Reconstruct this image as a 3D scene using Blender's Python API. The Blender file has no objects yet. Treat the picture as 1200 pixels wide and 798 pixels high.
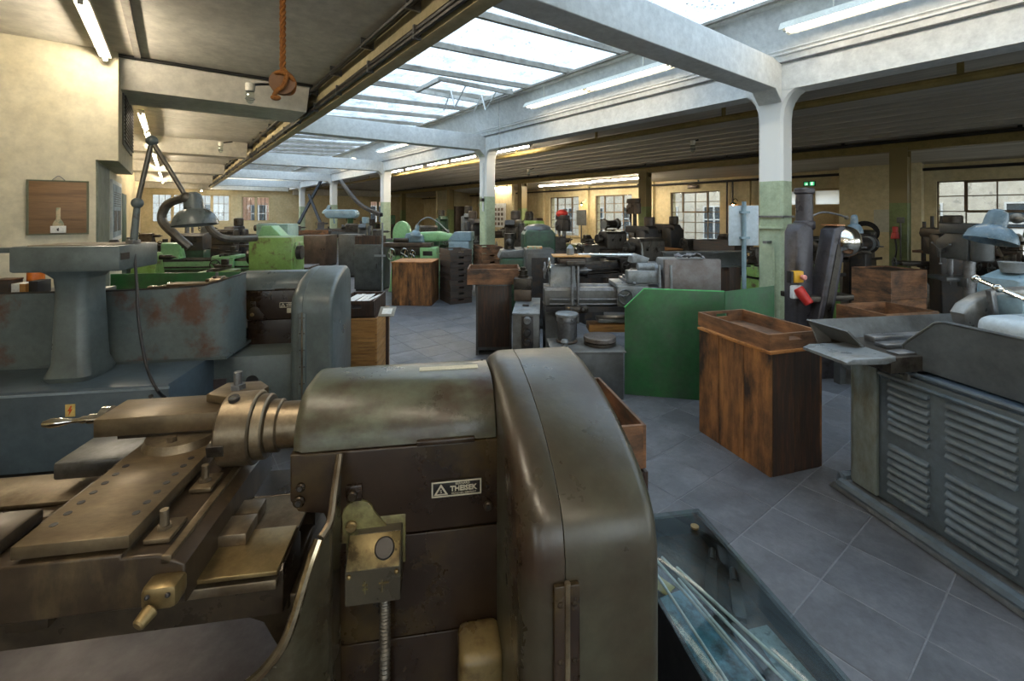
import bpy, bmesh, math, random
from mathutils import Vector, Matrix, Quaternion
random.seed(7)
S = bpy.context.scene
COL = S.collection
PI = math.pi
R = math.radians

# ------------------------------------------------------------------ camera, world, exposure
CAM_H = 1.70
FPX = 530.0
HZ = 250.0
cd = bpy.data.cameras.new('camera'); cam = bpy.data.objects.new('camera', cd); COL.objects.link(cam)
cam.location = (0, 0, CAM_H); cam.rotation_euler = (PI/2, 0, 0)
cd.sensor_width = 36; cd.sensor_fit = 'HORIZONTAL'; cd.lens = 36*FPX/1200
cd.shift_y = -(399-HZ)/1200; cd.clip_start = .05; cd.clip_end = 200
S.camera = cam
S.view_settings.view_transform = 'Standard'; S.view_settings.look = 'None'
S.view_settings.gamma = 1; S.view_settings.use_curve_mapping = False
S.view_settings.exposure = 0.66
S.cycles.diffuse_bounces = 8; S.cycles.max_bounces = 12; S.cycles.transparent_max_bounces = 24
S.cycles.caustics_reflective = False; S.cycles.caustics_refractive = False
S.cycles.sample_clamp_indirect = 6
W = bpy.data.worlds.new('overcast_sky'); S.world = W; W.use_nodes = True
bgn = W.node_tree.nodes['Background']
bgn.inputs[0].default_value = (.93, .965, 1.0, 1); bgn.inputs[1].default_value = 3.8
TUBE_E = 85

def at(px, py, Y): return Vector(((px-600)/FPX*Y, Y, CAM_H-(py-HZ)/FPX*Y))
def fl(px, py): return at(px, py, CAM_H*FPX/(py-HZ))

# ------------------------------------------------------------------ helpers
def lin(c):
    if isinstance(c, str):
        c = [int(c[i:i+2], 16)/255 for i in (0, 2, 4)]
    return tuple((x/12.92 if x <= .04045 else ((x+.055)/1.055)**2.4) for x in c) + (1,)

MATS = {}
def mat(name, c1, c2=None, c3=None, rough=.5, metal=0., scale=3., stretch=(1,1,1), amt3=.5, sc3=None, bump=0., bsc=None,
        rvar=.12, spec=.5, vary=0., split=None, det=6, w3=.06, metal3=None, coat=0., st3=None, fine=.16):
    """procedural surface: c1/c2 mixed by a large noise, c3 as sharper patches covering about amt3"""
    if name in MATS: return MATS[name]
    m = bpy.data.materials.new(name); m.use_nodes = True; MATS[name] = m
    nt = m.node_tree; N = nt.nodes; L = nt.links; b = N['Principled BSDF']
    c2 = c2 or c1
    tc = N.new('ShaderNodeTexCoord'); oi = N.new('ShaderNodeObjectInfo')
    mul = N.new('ShaderNodeVectorMath'); mul.operation = 'MULTIPLY_ADD'
    cx = N.new('ShaderNodeCombineXYZ')
    for i in range(3): L.new(oi.outputs['Random'], cx.inputs[i])
    L.new(cx.outputs[0], mul.inputs[0]); mul.inputs[1].default_value = (17, 29, 11); L.new(tc.outputs['Object'], mul.inputs[2])
    mp = N.new('ShaderNodeMapping'); mp.inputs['Scale'].default_value = stretch; L.new(mul.outputs[0], mp.inputs[0])
    n1 = N.new('ShaderNodeTexNoise'); n1.inputs['Scale'].default_value = scale; n1.inputs['Detail'].default_value = det
    n1.inputs['Roughness'].default_value = .62; L.new(mp.outputs[0], n1.inputs[0])
    r1 = N.new('ShaderNodeValToRGB'); r1.color_ramp.elements[0].position = .36; r1.color_ramp.elements[1].position = .64
    r1.color_ramp.elements[0].color = lin(c1); r1.color_ramp.elements[1].color = lin(c2)
    L.new(n1.outputs[0], r1.inputs[0]); col = r1.outputs[0]
    fac3 = None
    if c3:
        n2 = N.new('ShaderNodeTexNoise'); n2.inputs['Scale'].default_value = sc3 or scale*2.2; n2.inputs['Detail'].default_value = 9
        n2.inputs['Roughness'].default_value = .66
        ad = N.new('ShaderNodeVectorMath'); ad.operation = 'ADD'; ad.inputs[1].default_value = (3.3, 7.1, 5.7)
        if st3:
            mp3 = N.new('ShaderNodeMapping'); mp3.inputs['Scale'].default_value = st3; L.new(mul.outputs[0], mp3.inputs[0]); L.new(mp3.outputs[0], ad.inputs[0])
        else: L.new(mp.outputs[0], ad.inputs[0])
        L.new(ad.outputs[0], n2.inputs[0])
        r2 = N.new('ShaderNodeValToRGB'); th = .5 + (.5-amt3)*.42
        r2.color_ramp.elements[0].position = max(0, th-w3); r2.color_ramp.elements[1].position = min(1, th+w3)
        L.new(n2.outputs[0], r2.inputs[0]); fac3 = r2.outputs[0]
        mx = N.new('ShaderNodeMix'); mx.data_type = 'RGBA'; mx.inputs[7].default_value = lin(c3)
        L.new(fac3, mx.inputs[0]); L.new(col, mx.inputs[6]); col = mx.outputs[2]
    if fine:
        n4 = N.new('ShaderNodeTexNoise'); n4.inputs['Scale'].default_value = scale*11; n4.inputs['Detail'].default_value = 8; n4.inputs['Roughness'].default_value = .7
        L.new(mp.outputs[0], n4.inputs[0]); m4 = N.new('ShaderNodeMapRange'); m4.inputs[1].default_value = .3; m4.inputs[2].default_value = .7
        m4.inputs[3].default_value = 1-fine; m4.inputs[4].default_value = 1+fine; L.new(n4.outputs[0], m4.inputs[0])
        h4 = N.new('ShaderNodeVectorMath'); h4.operation = 'SCALE'; L.new(col, h4.inputs[0]); L.new(m4.outputs[0], h4.inputs['Scale']); col = h4.outputs[0]
    if split:   # (z, colour above): two-coat paint line at a height of the object
        sp = N.new('ShaderNodeSeparateXYZ'); L.new(tc.outputs['Object'], sp.inputs[0])
        gt = N.new('ShaderNodeMath'); gt.operation = 'GREATER_THAN'; gt.inputs[1].default_value = split[0]; L.new(sp.outputs[2], gt.inputs[0])
        mx = N.new('ShaderNodeMix'); mx.data_type = 'RGBA'; mx.inputs[7].default_value = lin(split[1])
        L.new(gt.outputs[0], mx.inputs[0]); L.new(col, mx.inputs[6]); col = mx.outputs[2]
    if vary:
        hs = N.new('ShaderNodeHueSaturation'); mr = N.new('ShaderNodeMapRange')
        mr.inputs[3].default_value = 1-vary; mr.inputs[4].default_value = 1+vary
        L.new(oi.outputs['Random'], mr.inputs[0]); L.new(mr.outputs[0], hs.inputs['Value']); L.new(col, hs.inputs['Color']); col = hs.outputs[0]
    L.new(col, b.inputs['Base Color'])
    rr = N.new('ShaderNodeMapRange'); rr.inputs[1].default_value = .3; rr.inputs[2].default_value = .7
    rr.inputs[3].default_value = max(.03, rough-rvar); rr.inputs[4].default_value = min(1, rough+rvar)
    L.new(n1.outputs[0], rr.inputs[0]); L.new(rr.outputs[0], b.inputs['Roughness'])
    b.inputs['Metallic'].default_value = metal
    if metal3 is not None and fac3:
        mm = N.new('ShaderNodeMapRange'); mm.inputs[3].default_value = metal; mm.inputs[4].default_value = metal3
        L.new(fac3, mm.inputs[0]); L.new(mm.outputs[0], b.inputs['Metallic'])
    b.inputs['Specular IOR Level'].default_value = spec
    b.inputs['Coat Weight'].default_value = coat
    if bump:
        n3 = N.new('ShaderNodeTexNoise'); n3.inputs['Scale'].default_value = bsc or scale*8; n3.inputs['Detail'].default_value = 4
        L.new(mp.outputs[0], n3.inputs[0])
        bp = N.new('ShaderNodeBump'); bp.inputs['Strength'].default_value = bump; bp.inputs['Distance'].default_value = .01
        L.new(n3.outputs[0], bp.inputs['Height']); L.new(bp.outputs[0], b.inputs['Normal'])
    return m

def emis(name, c, e):
    if name in MATS: return MATS[name]
    m = bpy.data.materials.new(name); m.use_nodes = True; MATS[name] = m
    b = m.node_tree.nodes['Principled BSDF']; b.inputs['Base Color'].default_value = lin(c)
    b.inputs['Emission Color'].default_value = lin(c); b.inputs['Emission Strength'].default_value = e
    return m

def glassmat(name, tint, gloss=.12, dirt=None, frost=0., dscale=6., damt=.4, rough=.03, refl=1.):
    """thin pane: transparent + mirror by fresnel, optional milky scatter and opaque dirt specks"""
    if name in MATS: return MATS[name]
    m = bpy.data.materials.new(name); m.use_nodes = True; MATS[name] = m
    nt = m.node_tree; N = nt.nodes; L = nt.links; N.remove(N['Principled BSDF']); out = N['Material Output']
    tr = N.new('ShaderNodeBsdfTransparent'); tr.inputs[0].default_value = lin(tint)
    gl = N.new('ShaderNodeBsdfGlossy'); gl.inputs['Roughness'].default_value = rough; gl.inputs[0].default_value = (refl, refl, refl, 1)
    lw = N.new('ShaderNodeLayerWeight'); lw.inputs[0].default_value = .5      # Schlick reflectance of a thin pane
    pw = N.new('ShaderNodeMath'); pw.operation = 'POWER'; pw.inputs[1].default_value = 5; L.new(lw.outputs['Facing'], pw.inputs[0])
    ma = N.new('ShaderNodeMath'); ma.operation = 'MULTIPLY_ADD'; ma.inputs[1].default_value = .94; ma.inputs[2].default_value = .04; L.new(pw.outputs[0], ma.inputs[0])
    mg = N.new('ShaderNodeMixShader'); L.new(ma.outputs[0], mg.inputs[0])
    base = tr.outputs[0]
    if frost:
        tl = N.new('ShaderNodeBsdfTranslucent'); tl.inputs[0].default_value = lin(tint)
        m1 = N.new('ShaderNodeMixShader'); m1.inputs[0].default_value = frost
        L.new(base, m1.inputs[1]); L.new(tl.outputs[0], m1.inputs[2]); base = m1.outputs[0]
    L.new(base, mg.inputs[1]); L.new(gl.outputs[0], mg.inputs[2]); sh = mg.outputs[0]
    if dirt:
        tc = N.new('ShaderNodeTexCoord'); oi = N.new('ShaderNodeObjectInfo'); ad = N.new('ShaderNodeVectorMath'); ad.operation = 'MULTIPLY_ADD'
        cx = N.new('ShaderNodeCombineXYZ'); L.new(oi.outputs['Random'], cx.inputs[0]); L.new(oi.outputs['Random'], cx.inputs[1])
        L.new(cx.outputs[0], ad.inputs[0]); ad.inputs[1].default_value = (13, 23, 0); L.new(tc.outputs['Object'], ad.inputs[2])
        n = N.new('ShaderNodeTexNoise'); n.inputs['Scale'].default_value = dscale; n.inputs['Detail'].default_value = 3; L.new(ad.outputs[0], n.inputs[0])
        n2 = N.new('ShaderNodeTexNoise'); n2.inputs['Scale'].default_value = dscale*.12; n2.inputs['Detail'].default_value = 4; L.new(ad.outputs[0], n2.inputs[0])
        r = N.new('ShaderNodeValToRGB'); r.color_ramp.elements[0].position = .60; r.color_ramp.elements[1].position = .70; L.new(n.outputs[0], r.inputs[0])
        r2 = N.new('ShaderNodeMapRange'); r2.inputs[1].default_value = .4; r2.inputs[2].default_value = .75; r2.inputs[3].default_value = .06; r2.inputs[4].default_value = .55; L.new(n2.outputs[0], r2.inputs[0])
        mxx = N.new('ShaderNodeMath'); mxx.operation = 'MAXIMUM'; mu = N.new('ShaderNodeMath'); mu.operation = 'MULTIPLY'; mu.inputs[1].default_value = damt*2
        L.new(r.outputs[0], mu.inputs[0]); L.new(mu.outputs[0], mxx.inputs[0]); 
        mu2 = N.new('ShaderNodeMath'); mu2.operation = 'MULTIPLY'; mu2.inputs[1].default_value = damt*1.6; L.new(r2.outputs[0], mu2.inputs[0]); L.new(mu2.outputs[0], mxx.inputs[1])
        d1 = N.new('ShaderNodeBsdfTranslucent'); d1.inputs[0].default_value = lin(dirt)
        d2 = N.new('ShaderNodeBsdfDiffuse'); d2.inputs[0].default_value = lin(dirt)
        dm = N.new('ShaderNodeMixShader'); dm.inputs[0].default_value = .45; L.new(d1.outputs[0], dm.inputs[1]); L.new(d2.outputs[0], dm.inputs[2])
        m2 = N.new('ShaderNodeMixShader'); L.new(mxx.outputs[0], m2.inputs[0]); L.new(sh, m2.inputs[1]); L.new(dm.outputs[0], m2.inputs[2]); sh = m2.outputs[0]
    L.new(sh, out.inputs[0])
    return m

def tag(o, label, cat, group=None, kind=None):
    if label: o['label'] = label
    if cat: o['category'] = cat
    if group: o['group'] = group
    if kind: o['kind'] = kind
    return o
def thing(name, label, cat, loc=(0,0,0), rz=0, group=None):
    o = bpy.data.objects.new(name, None); COL.objects.link(o); o.empty_display_size = .1
    o.location = loc; o.rotation_euler = (0, 0, rz)
    return tag(o, label, cat, group)
def inst(name, me, parent=None, loc=(0,0,0), rot=(0,0,0), scale=(1,1,1)):
    o = bpy.data.objects.new(name, me); COL.objects.link(o); o.parent = parent
    o.location = loc; o.rotation_euler = rot; o.scale = scale
    return o

def catmull(P, n=6):
    P = [Vector(p) for p in P]
    if len(P) < 3: return P
    out = []
    for i in range(len(P)-1):
        p0 = P[max(i-1, 0)]; p1 = P[i]; p2 = P[i+1]; p3 = P[min(i+2, len(P)-1)]
        for k in range(n):
            t = k/n
            out.append(.5*((2*p1)+(-p0+p2)*t+(2*p0-5*p1+4*p2-p3)*t*t+(-p0+3*p1-3*p2+p3)*t**3))
    out.append(P[-1]); return out
def arc(cx, cy, r, a0, a1, n=6):
    return [(cx+r*math.cos(R(a0+(a1-a0)*i/n)), cy+r*math.sin(R(a0+(a1-a0)*i/n))) for i in range(n+1)]
def axq(d):
    return Vector(d).normalized().to_track_quat('Z', 'Y')

class MB:
    def __init__(s, off=(0,0,0)):
        s.bm = bmesh.new(); s.off = Vector(off)
    def v(s, p): return s.bm.verts.new(Vector(p)+s.off)
    def box(s, x0, x1, y0, y1, z0, z1, bev=0, seg=2, rot=None, piv=None):
        if x0 > x1: x0, x1 = x1, x0
        if y0 > y1: y0, y1 = y1, y0
        if z0 > z1: z0, z1 = z1, z0
        c = Vector(((x0+x1)/2, (y0+y1)/2, (z0+z1)/2))
        M = Matrix.Translation(c) @ Matrix.Diagonal((x1-x0, y1-y0, z1-z0, 1))
        if rot:
            q = rot if isinstance(rot, Matrix) else Matrix.Rotation(R(rot), 4, 'Z')
            pv = Vector(piv) if piv else c
            M = Matrix.Translation(pv) @ q @ Matrix.Translation(-pv) @ M
        g = bmesh.ops.create_cube(s.bm, size=1, matrix=Matrix.Translation(s.off) @ M)
        if bev:
            bev = min(bev, .45*min(x1-x0, y1-y0, z1-z0))
            ed = list({e for v in g['verts'] for e in v.link_edges})
            bmesh.ops.bevel(s.bm, geom=ed, offset=bev, segments=seg, affect='EDGES', profile=.5, clamp_overlap=True)
        return s
    def prism(s, pts, axis, a0, a1, r0=0, r1=None, seg=3):
        """polygon extruded along axis; r0/r1 round the two end rims"""
        if r1 is None: r1 = r0
        if a0 > a1: a0, a1, r0, r1 = a1, a0, r1, r0
        n = len(pts); P = [Vector((p[0], p[1])) for p in pts]
        A = sum(P[i].x*P[(i+1) % n].y-P[(i+1) % n].x*P[i].y for i in range(n))
        if A < 0: P.reverse()
        nor = []
        for i in range(n):
            e0 = (P[i]-P[i-1]); e1 = (P[(i+1) % n]-P[i])
            e0 = e0.normalized() if e0.length > 1e-9 else Vector((1, 0)); e1 = e1.normalized() if e1.length > 1e-9 else e0
            n0 = Vector((e0.y, -e0.x)); n1 = Vector((e1.y, -e1.x)); b = n0+n1
            b = b.normalized() if b.length > 1e-6 else n0
            nor.append(b/max(.35, b.dot(n0)))
        secs = []
        if r0:
            secs = [(a0+r0*(1-math.cos(k/seg*PI/2)), r0*(1-math.sin(k/seg*PI/2))) for k in range(seg)]
        secs.append((a0+r0, 0)); secs.append((a1-r1, 0))
        if r1: secs += [(a1-r1*(1-math.sin(k/seg*PI/2)), r1*(1-math.cos(k/seg*PI/2))) for k in range(1, seg+1)]
        def mk(p, a):
            return {'x': (a, p.x, p.y), 'y': (p.x, a, p.y), 'z': (p.x, p.y, a)}[axis]
        rings = [[s.v(mk(P[i]-nor[i]*ins, a)) for i in range(n)] for a, ins in secs]
        for q in range(len(rings)-1):
            for i in range(n):
                try: s.bm.faces.new((rings[q][i], rings[q][(i+1) % n], rings[q+1][(i+1) % n], rings[q+1][i]))
                except ValueError: pass
        s.bm.faces.new(rings[0][::-1]); s.bm.faces.new(rings[-1])
        return s
    def revolve(s, prof, c=(0,0,0), d=(0,0,1), seg=20, cap=True):
        q = axq(d); c = Vector(c); rings = []
        for r, h in prof:
            rings.append([s.v(c+q @ Vector((r*math.cos(2*PI*i/seg), r*math.sin(2*PI*i/seg), h))) for i in range(seg)])
        for a, b in zip(rings, rings[1:]):
            for i in range(seg): s.bm.faces.new((a[i], a[(i+1) % seg], b[(i+1) % seg], b[i]))
        if cap:
            if prof[0][0] > 1e-6: s.bm.faces.new(rings[0][::-1])
            if prof[-1][0] > 1e-6: s.bm.faces.new(rings[-1])
        return s
    def cyl(s, p0, p1, r, r2=None, seg=14, bev=0):
        p0 = Vector(p0); p1 = Vector(p1); h = (p1-p0).length; r2 = r if r2 is None else r2
        pr = [(r, 0), (r2, h)] if not bev else [(r-bev, 0), (r, bev), (r2, h-bev), (r2-bev, h)]
        return s.revolve(pr, p0, p1-p0, seg)
    def tube(s, P, r, seg=8, n=6, smooth=True, closed=False):
        P = catmull(P, n) if smooth else [Vector(p) for p in P]
        N = len(P); rings = []; up = None
        for i, p in enumerate(P):
            d = (P[min(i+1, N-1)]-P[max(i-1, 0)])
            if d.length < 1e-9: d = Vector((0, 0, 1))
            d.normalize()
            if up is None: up = d.orthogonal().normalized()
            up = (up-d*up.dot(d))
            up = up.normalized() if up.length > 1e-6 else d.orthogonal().normalized()
            w = d.cross(up); rr = r(i/(N-1)) if callable(r) else r
            rings.append([s.v(p+up*rr*math.cos(2*PI*k/seg)+w*rr*math.sin(2*PI*k/seg)) for k in range(seg)])
        for a, b in zip(rings, rings[1:]):
            for k in range(seg): s.bm.faces.new((a[k], a[(k+1) % seg], b[(k+1) % seg], b[k]))
        s.bm.faces.new(rings[0][::-1]); s.bm.faces.new(rings[-1])
        return s
    def ball(s, c, r, seg=14, rings=8, rot=None):
        r = (r, r, r) if not hasattr(r, '__len__') else r
        M = Matrix.Translation(Vector(c)+s.off) @ (rot or Matrix()) @ Matrix.Diagonal((*r, 1))
        bmesh.ops.create_uvsphere(s.bm, u_segments=seg, v_segments=rings, radius=1, matrix=M); return s
    def torus(s, c, Rr, r, d=(0,0,1), seg=24, ms=7, a0=0, a1=2*PI):
        q = axq(d); c = Vector(c); full = abs(a1-a0-2*PI) < 1e-6; n = seg if full else seg+1; rings = []
        for i in range(n):
            a = a0+(a1-a0)*i/seg
            rings.append([s.v(c+q @ Vector(((Rr+r*math.cos(2*PI*k/ms))*math.cos(a), (Rr+r*math.cos(2*PI*k/ms))*math.sin(a), r*math.sin(2*PI*k/ms)))) for k in range(ms)])
        for i in range(n if full else n-1):
            a, b = rings[i], rings[(i+1) % n]
            for k in range(ms): s.bm.faces.new((a[k], b[k], b[(k+1) % ms], a[(k+1) % ms]))
        if not full: s.bm.faces.new(rings[0]); s.bm.faces.new(rings[-1][::-1])
        return s
    def curtain(s, P, zb, th=.006, n=6, smooth=True):
        """sheet hanging from a 3D top edge path down to height zb (number or list)"""
        P = catmull(P, n) if smooth else [Vector(p) for p in P]; N = len(P); rows = []
        for i, p in enumerate(P):
            d = P[min(i+1, N-1)]-P[max(i-1, 0)]; w = Vector((d.y, -d.x, 0)); w = w.normalized()*th/2 if w.length > 1e-9 else Vector((th/2, 0, 0))
            z = zb if not callable(zb) else zb(i/(N-1))
            rows.append((s.v(p+w), s.v(p-w), s.v(Vector((p.x, p.y, z))-w), s.v(Vector((p.x, p.y, z))+w)))
        for a, b in zip(rows, rows[1:]):
            for k in range(4): s.bm.faces.new((a[k], b[k], b[(k+1) % 4], a[(k+1) % 4]))
        s.bm.faces.new(rows[0]); s.bm.faces.new(rows[-1][::-1])
        return s
    def wheel(s, c, d, Rr, r=.009, spokes=3, hub=.02):
        q = axq(d); c = Vector(c)
        s.torus(c, Rr, r, d, 22, 6); dn = Vector(d).normalized()
        s.cyl(c-dn*hub, c+dn*hub, hub, seg=10)
        for k in range(spokes):
            a = 2*PI*k/spokes+.4; e = c+q @ Vector((Rr*math.cos(a), Rr*math.sin(a), 0)); s.cyl(c, e, r*.8, seg=6)
        return s
    def mesh(s, name, m, ang=35):
        bmesh.ops.recalc_face_normals(s.bm, faces=s.bm.faces[:])
        me = bpy.data.meshes.new(name); s.bm.to_mesh(me); s.bm.free()
        me.materials.append(m); me.shade_smooth(); me.set_sharp_from_angle(angle=R(ang))
        return me
    def build(s, name, m, parent=None, loc=(0,0,0), rot=(0,0,0), ang=35):
        return inst(name, s.mesh(name, m, ang), parent, loc, rot)

def text(name, body, size, m, parent, loc, rot, depth=.0006, align='CENTER', bold=0.):
    cu = bpy.data.curves.new(name, 'FONT'); cu.body = body; cu.size = size; cu.extrude = depth; cu.align_x = align; cu.align_y = 'CENTER'; cu.offset = bold
    cu.resolution_u = 2
    o = bpy.data.objects.new(name, cu); COL.objects.link(o); dg = bpy.context.evaluated_depsgraph_get()
    me = bpy.data.meshes.new_from_object(o.evaluated_get(dg)); bpy.data.objects.remove(o); me.materials.clear(); me.materials.append(m)
    return inst(name, me, parent, loc, rot)

BR = math.atan2(.6, .8)                      # the building stands turned from the camera axis
def bw(a, b, z=0): return Vector((.8*a-.6*b, .6*a+.8*b, z))
MR = R(9.5); MC, MS = math.cos(MR), math.sin(MR)   # the machines stand turned by another angle
def mw(mx, my, z=0): return Vector((mx*MC-my*MS, mx*MS+my*MC, z))
def struct(name, mb, m, ang=35, rot=True, parent=None):
    o = mb.build(name, m, parent, rot=(0, 0, BR) if (rot and parent is None) else (0, 0, 0), ang=ang)
    if parent is None: o['kind'] = 'structure'
    return o

# ------------------------------------------------------------------ materials
M_cream = mat('cream_plaster', 'cbbb92', 'd8cba6', 'bda97c', rough=.8, scale=.7, amt3=.22, w3=.2, bump=.15, bsc=14)
M_pale = mat('pale_cream_plaster', 'd3cab0', 'dcd4bc', 'c3b898', rough=.8, scale=.7, amt3=.22, w3=.2, bump=.15, bsc=14)
M_white = mat('white_plaster', 'dcdedd', 'e9eae8', 'cfd1cf', rough=.75, scale=1.1, amt3=.2, w3=.2, bump=.12, bsc=16)
M_ceil = mat('ceiling_plaster', 'd6d0c2', 'e0dbce', 'c2bcae', rough=.85, scale=.8, amt3=.3, w3=.2, bump=.2, bsc=10)
M_dceil = mat('plank_ceiling', 'cdc6ba', 'd8d2c8', 'b5aea3', rough=.8, scale=.5, stretch=(3, .12, 1), amt3=.35, w3=.15)
M_mustard = mat('mustard_paint', '857340', '917f4b', '6b5b30', rough=.55, scale=2, amt3=.25, w3=.15)
M_col2 = mat('column_two_coat', '6f7c4c', '7b8856', '59633a', rough=.5, scale=2, amt3=.2, w3=.15, split=(1.92, '85744a'))
M_col1 = mat('column_paint', 'a5b496', 'b3c0a4', '8b987d', rough=.55, scale=2.2, amt3=.25, w3=.18, split=(2.1, 'e2e3e0'), bump=.1)
M_tile = mat('slate_tile', '505256', '5b5d62', '6d6f74', rough=.5, scale=2.4, amt3=.28, sc3=5, w3=.16, vary=.09, bump=.25, bsc=30)
M_grout = mat('grout', '74767a', '808286', rough=.8, scale=8)
M_bar = mat('skylight_bar_paint', '9a9488', 'a8a296', '7d766a', rough=.5, scale=3, amt3=.3, w3=.15)
M_barw = mat('skylight_frame_white', 'c9c7bf', 'd5d3cc', 'a39f94', rough=.5, scale=3, amt3=.25, w3=.15)
M_skyg = glassmat('weathered_roof_glass', 'd2dde6', dirt='4a5055', frost=.12, dscale=24, damt=.40)
M_wing = glassmat('window_glass', 'dde2e3', dirt='8f9494', frost=.0, dscale=5, damt=.12)
M_wclr = glassmat('clear_window_glass', 'f2f6f6')
M_frost = glassmat('frosted_glass', 'dfe4e6', frost=.8)
M_clear = glassmat('case_glass', 'e6eeee', refl=.5)
M_steelbar = mat('window_bar_rust', '5a4a35', '6b5a42', '7a4a2a', rough=.6, scale=6, amt3=.2)
M_tube = emis('fluorescent_tube', 'fff1d8', TUBE_E)
M_tubes = emis('fluorescent_tube_cool', 'fff6e6', TUBE_E*.08)
M_fix = mat('fixture_enamel', 'd9d6c8', 'e2dfd2', rough=.4, scale=4)
M_blk = mat('black_conduit', '1d1b19', '2a2724', rough=.45, scale=8)
M_rub = mat('black_rubber', '17171a', '222226', rough=.55, scale=9)
M_dark = mat('dark_machine_steel', '2d2b2b', '3b3836', '4a3c30', rough=.42, metal=.35, scale=4, amt3=.3)
M_cast = mat('oiled_cast_iron', '3c3833', '4c463e', '2a231d', rough=.38, metal=.6, scale=5, amt3=.35)
M_steel = mat('oiled_steel', '7f7260', '94866f', '5b4a36', rough=.4, metal=.75, scale=5, amt3=.35, sc3=9, w3=.15)
M_steelg = mat('grey_steel', '77787a', '87888a', '5e5c5a', rough=.38, metal=.75, scale=6, amt3=.3, w3=.12)
M_chrome = mat('bright_steel', 'c9c5bc', 'd8d4cb', rough=.16, metal=1, scale=8, rvar=.06)
M_brass = mat('brass_sheet', '8a7650', 'a08a60', '5c4a2c', rough=.38, metal=.7, scale=4, amt3=.35, w3=.18)
# ================================================================== THE BUILDING (a across, b along, turned by BR)
A0, A1, B0, B1 = -6.0, 15.5, -6.0, 32.0
ZC = 3.55                                    # ceiling over the left aisle
# floor: a bed of grout with single tiles on it
fb = MB(); fb.box(A0-.3, A1+.3, B0-.3, B1+.3, -.3, -.003)
floor = struct('floor', fb, M_grout)
TS = .369; TG = .005; ta0, tb0 = 2.777, 1.558
tm = MB(); tm.box(TG/2, TS-TG/2, TG/2, TS-TG/2, -.018, 0, bev=.002, seg=1); tile_me = tm.mesh('tile', M_tile)
cells = []
for i in range(int((A0-ta0)/TS), int((A1-ta0)/TS)+1):
    for j in range(int((B0-tb0)/TS), int((B1-tb0)/TS)+1):
        a, b = ta0+i*TS, tb0+j*TS
        if a < A0 or b < B0 or a+TS > A1 or b+TS > B1: continue
        c = bw(a+TS/2, b+TS/2)
        if c.y > .8:
            px = 600+FPX*c.x/c.y; py = HZ+FPX*CAM_H/c.y
            seen = -60 < px < 1260 and py < 860 and (px > 400)
            hid = px < 770 and py > 480
        else: seen = False
        score = (0 if seen and not hid else 1000)+(c.y if c.y > 0 else 500)
        cells.append((score, a, b))
cells.sort()
for sc, a, b in cells[:300]:
    inst('tile', tile_me, floor, (a, b, random.uniform(-.0012, .0008)))
rest = MB()
for sc, a, b in cells[300:]:
    z = random.uniform(-.001, .0008)
    vs = [rest.bm.verts.new(p) for p in ((a+TG/2, b+TG/2, z), (a+TS-TG/2, b+TG/2, z), (a+TS-TG/2, b+TS-TG/2, z), (a+TG/2, b+TS-TG/2, z))]
    rest.bm.faces.new(vs)
ro = rest.build('tile_field', M_tile, floor); ro['kind'] = 'stuff'

# ceilings
struct('ceiling', MB().box(A0-.3, 1.72, B0-.3, B1+.3, ZC, ZC+.25), M_ceil)
o = struct('ceiling_right', MB().prism([(6.22, 3.50), (12.5, 3.29), (15.8, 2.93), (15.8, 3.2), (12.5, 3.6), (6.22, 3.8)], 'y', B0-.3, B1+.3), M_dceil)
# planking ribs under the right ceiling
for k in range(11):
    a = 6.75+k*.52; z = 3.50-(a-6.22)*.0334
    MB().box(a-.012, a+.012, B0, B1, z-.014, z+.02).build('ceiling_batten', M_dceil, o)
# main beams along the skylight
struct('beam_left', MB().box(1.72, 1.864, B0-.3, B1+.3, 3.20, 4.16, bev=.008), mat('beam_cream', 'b9ac86', 'c4b791', 'a89a74', rough=.7, scale=1.5, amt3=.25, w3=.2))
struct('beam_right', MB().prism([(5.95, 3.20), (6.25, 3.20), (6.25, 3.75), (5.75, 4.2), (5.58, 4.2), (5.58, 4.14), (5.95, 3.52)], 'y', B0-.3, B1+.3), M_white)
for i, (zz, aa, rr) in enumerate(((3.53, 5.925, .012), (3.62, 5.885, .012), (3.66, 5.865, .01))):
    o = MB().tube([(aa, B0, zz), (aa, B1, zz)], rr, 6, smooth=False).build('wall_conduit', M_white if i else M_steelg, rot=(0, 0, BR)); o['kind'] = 'structure'
COLB = [2.58+6.55*k for k in range(5)]
for k, b in enumerate([2.58-6.55]+COLB):
    cb = MB(); r = .28
    pts = [(1.864, 3.2)]+[(5.95-.16, 3.2)]+[(5.95, 3.06)]+[(5.95, 3.52)]+[(5.72, 3.56)]+[(1.864, 3.56)]
    cb.prism(pts, 'y', b-.14, b+.14, .01)
    struct('cross_beam', cb, M_white)
# slope-glazed skylight: bars and panes
sky = thing('skylight', None, None); sky['kind'] = 'structure'; sky.rotation_euler = (0, 0, BR)
GA0, GA1, GZ0, GZ1 = 1.79, 5.66, 4.04, 4.20
def gz(a): return GZ0+(GZ1-GZ0)*(a-GA0)/(GA1-GA0)
PB = 1.18
bars = [4.54+PB*k for k in range(-8, 24)]
bp = [(GA0, GZ0-.06), (GA1, GZ1-.06), (GA1, GZ1+.03), (GA0, GZ0+.03)]
barme = MB().prism(bp, 'y', -.028, .028).mesh('glazing_bar', M_bar)
paneme = MB().prism([(GA0, GZ0+.012), (GA1, GZ1+.012), (GA1, GZ1+.02), (GA0, GZ0+.02)], 'y', .02, PB-.02).mesh('pane', M_skyg)
for b in bars:
    inst('glazing_bar', barme, sky, (0, b, 0))
    if b+PB < B1+.3: inst('pane', paneme, sky, (0, b, 0))
MB().box(GA1-.16, GA1-.04, B0, B1, GZ1-.11, GZ1-.03, bev=.008).build('edge_frame', M_barw, sky)
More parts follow.
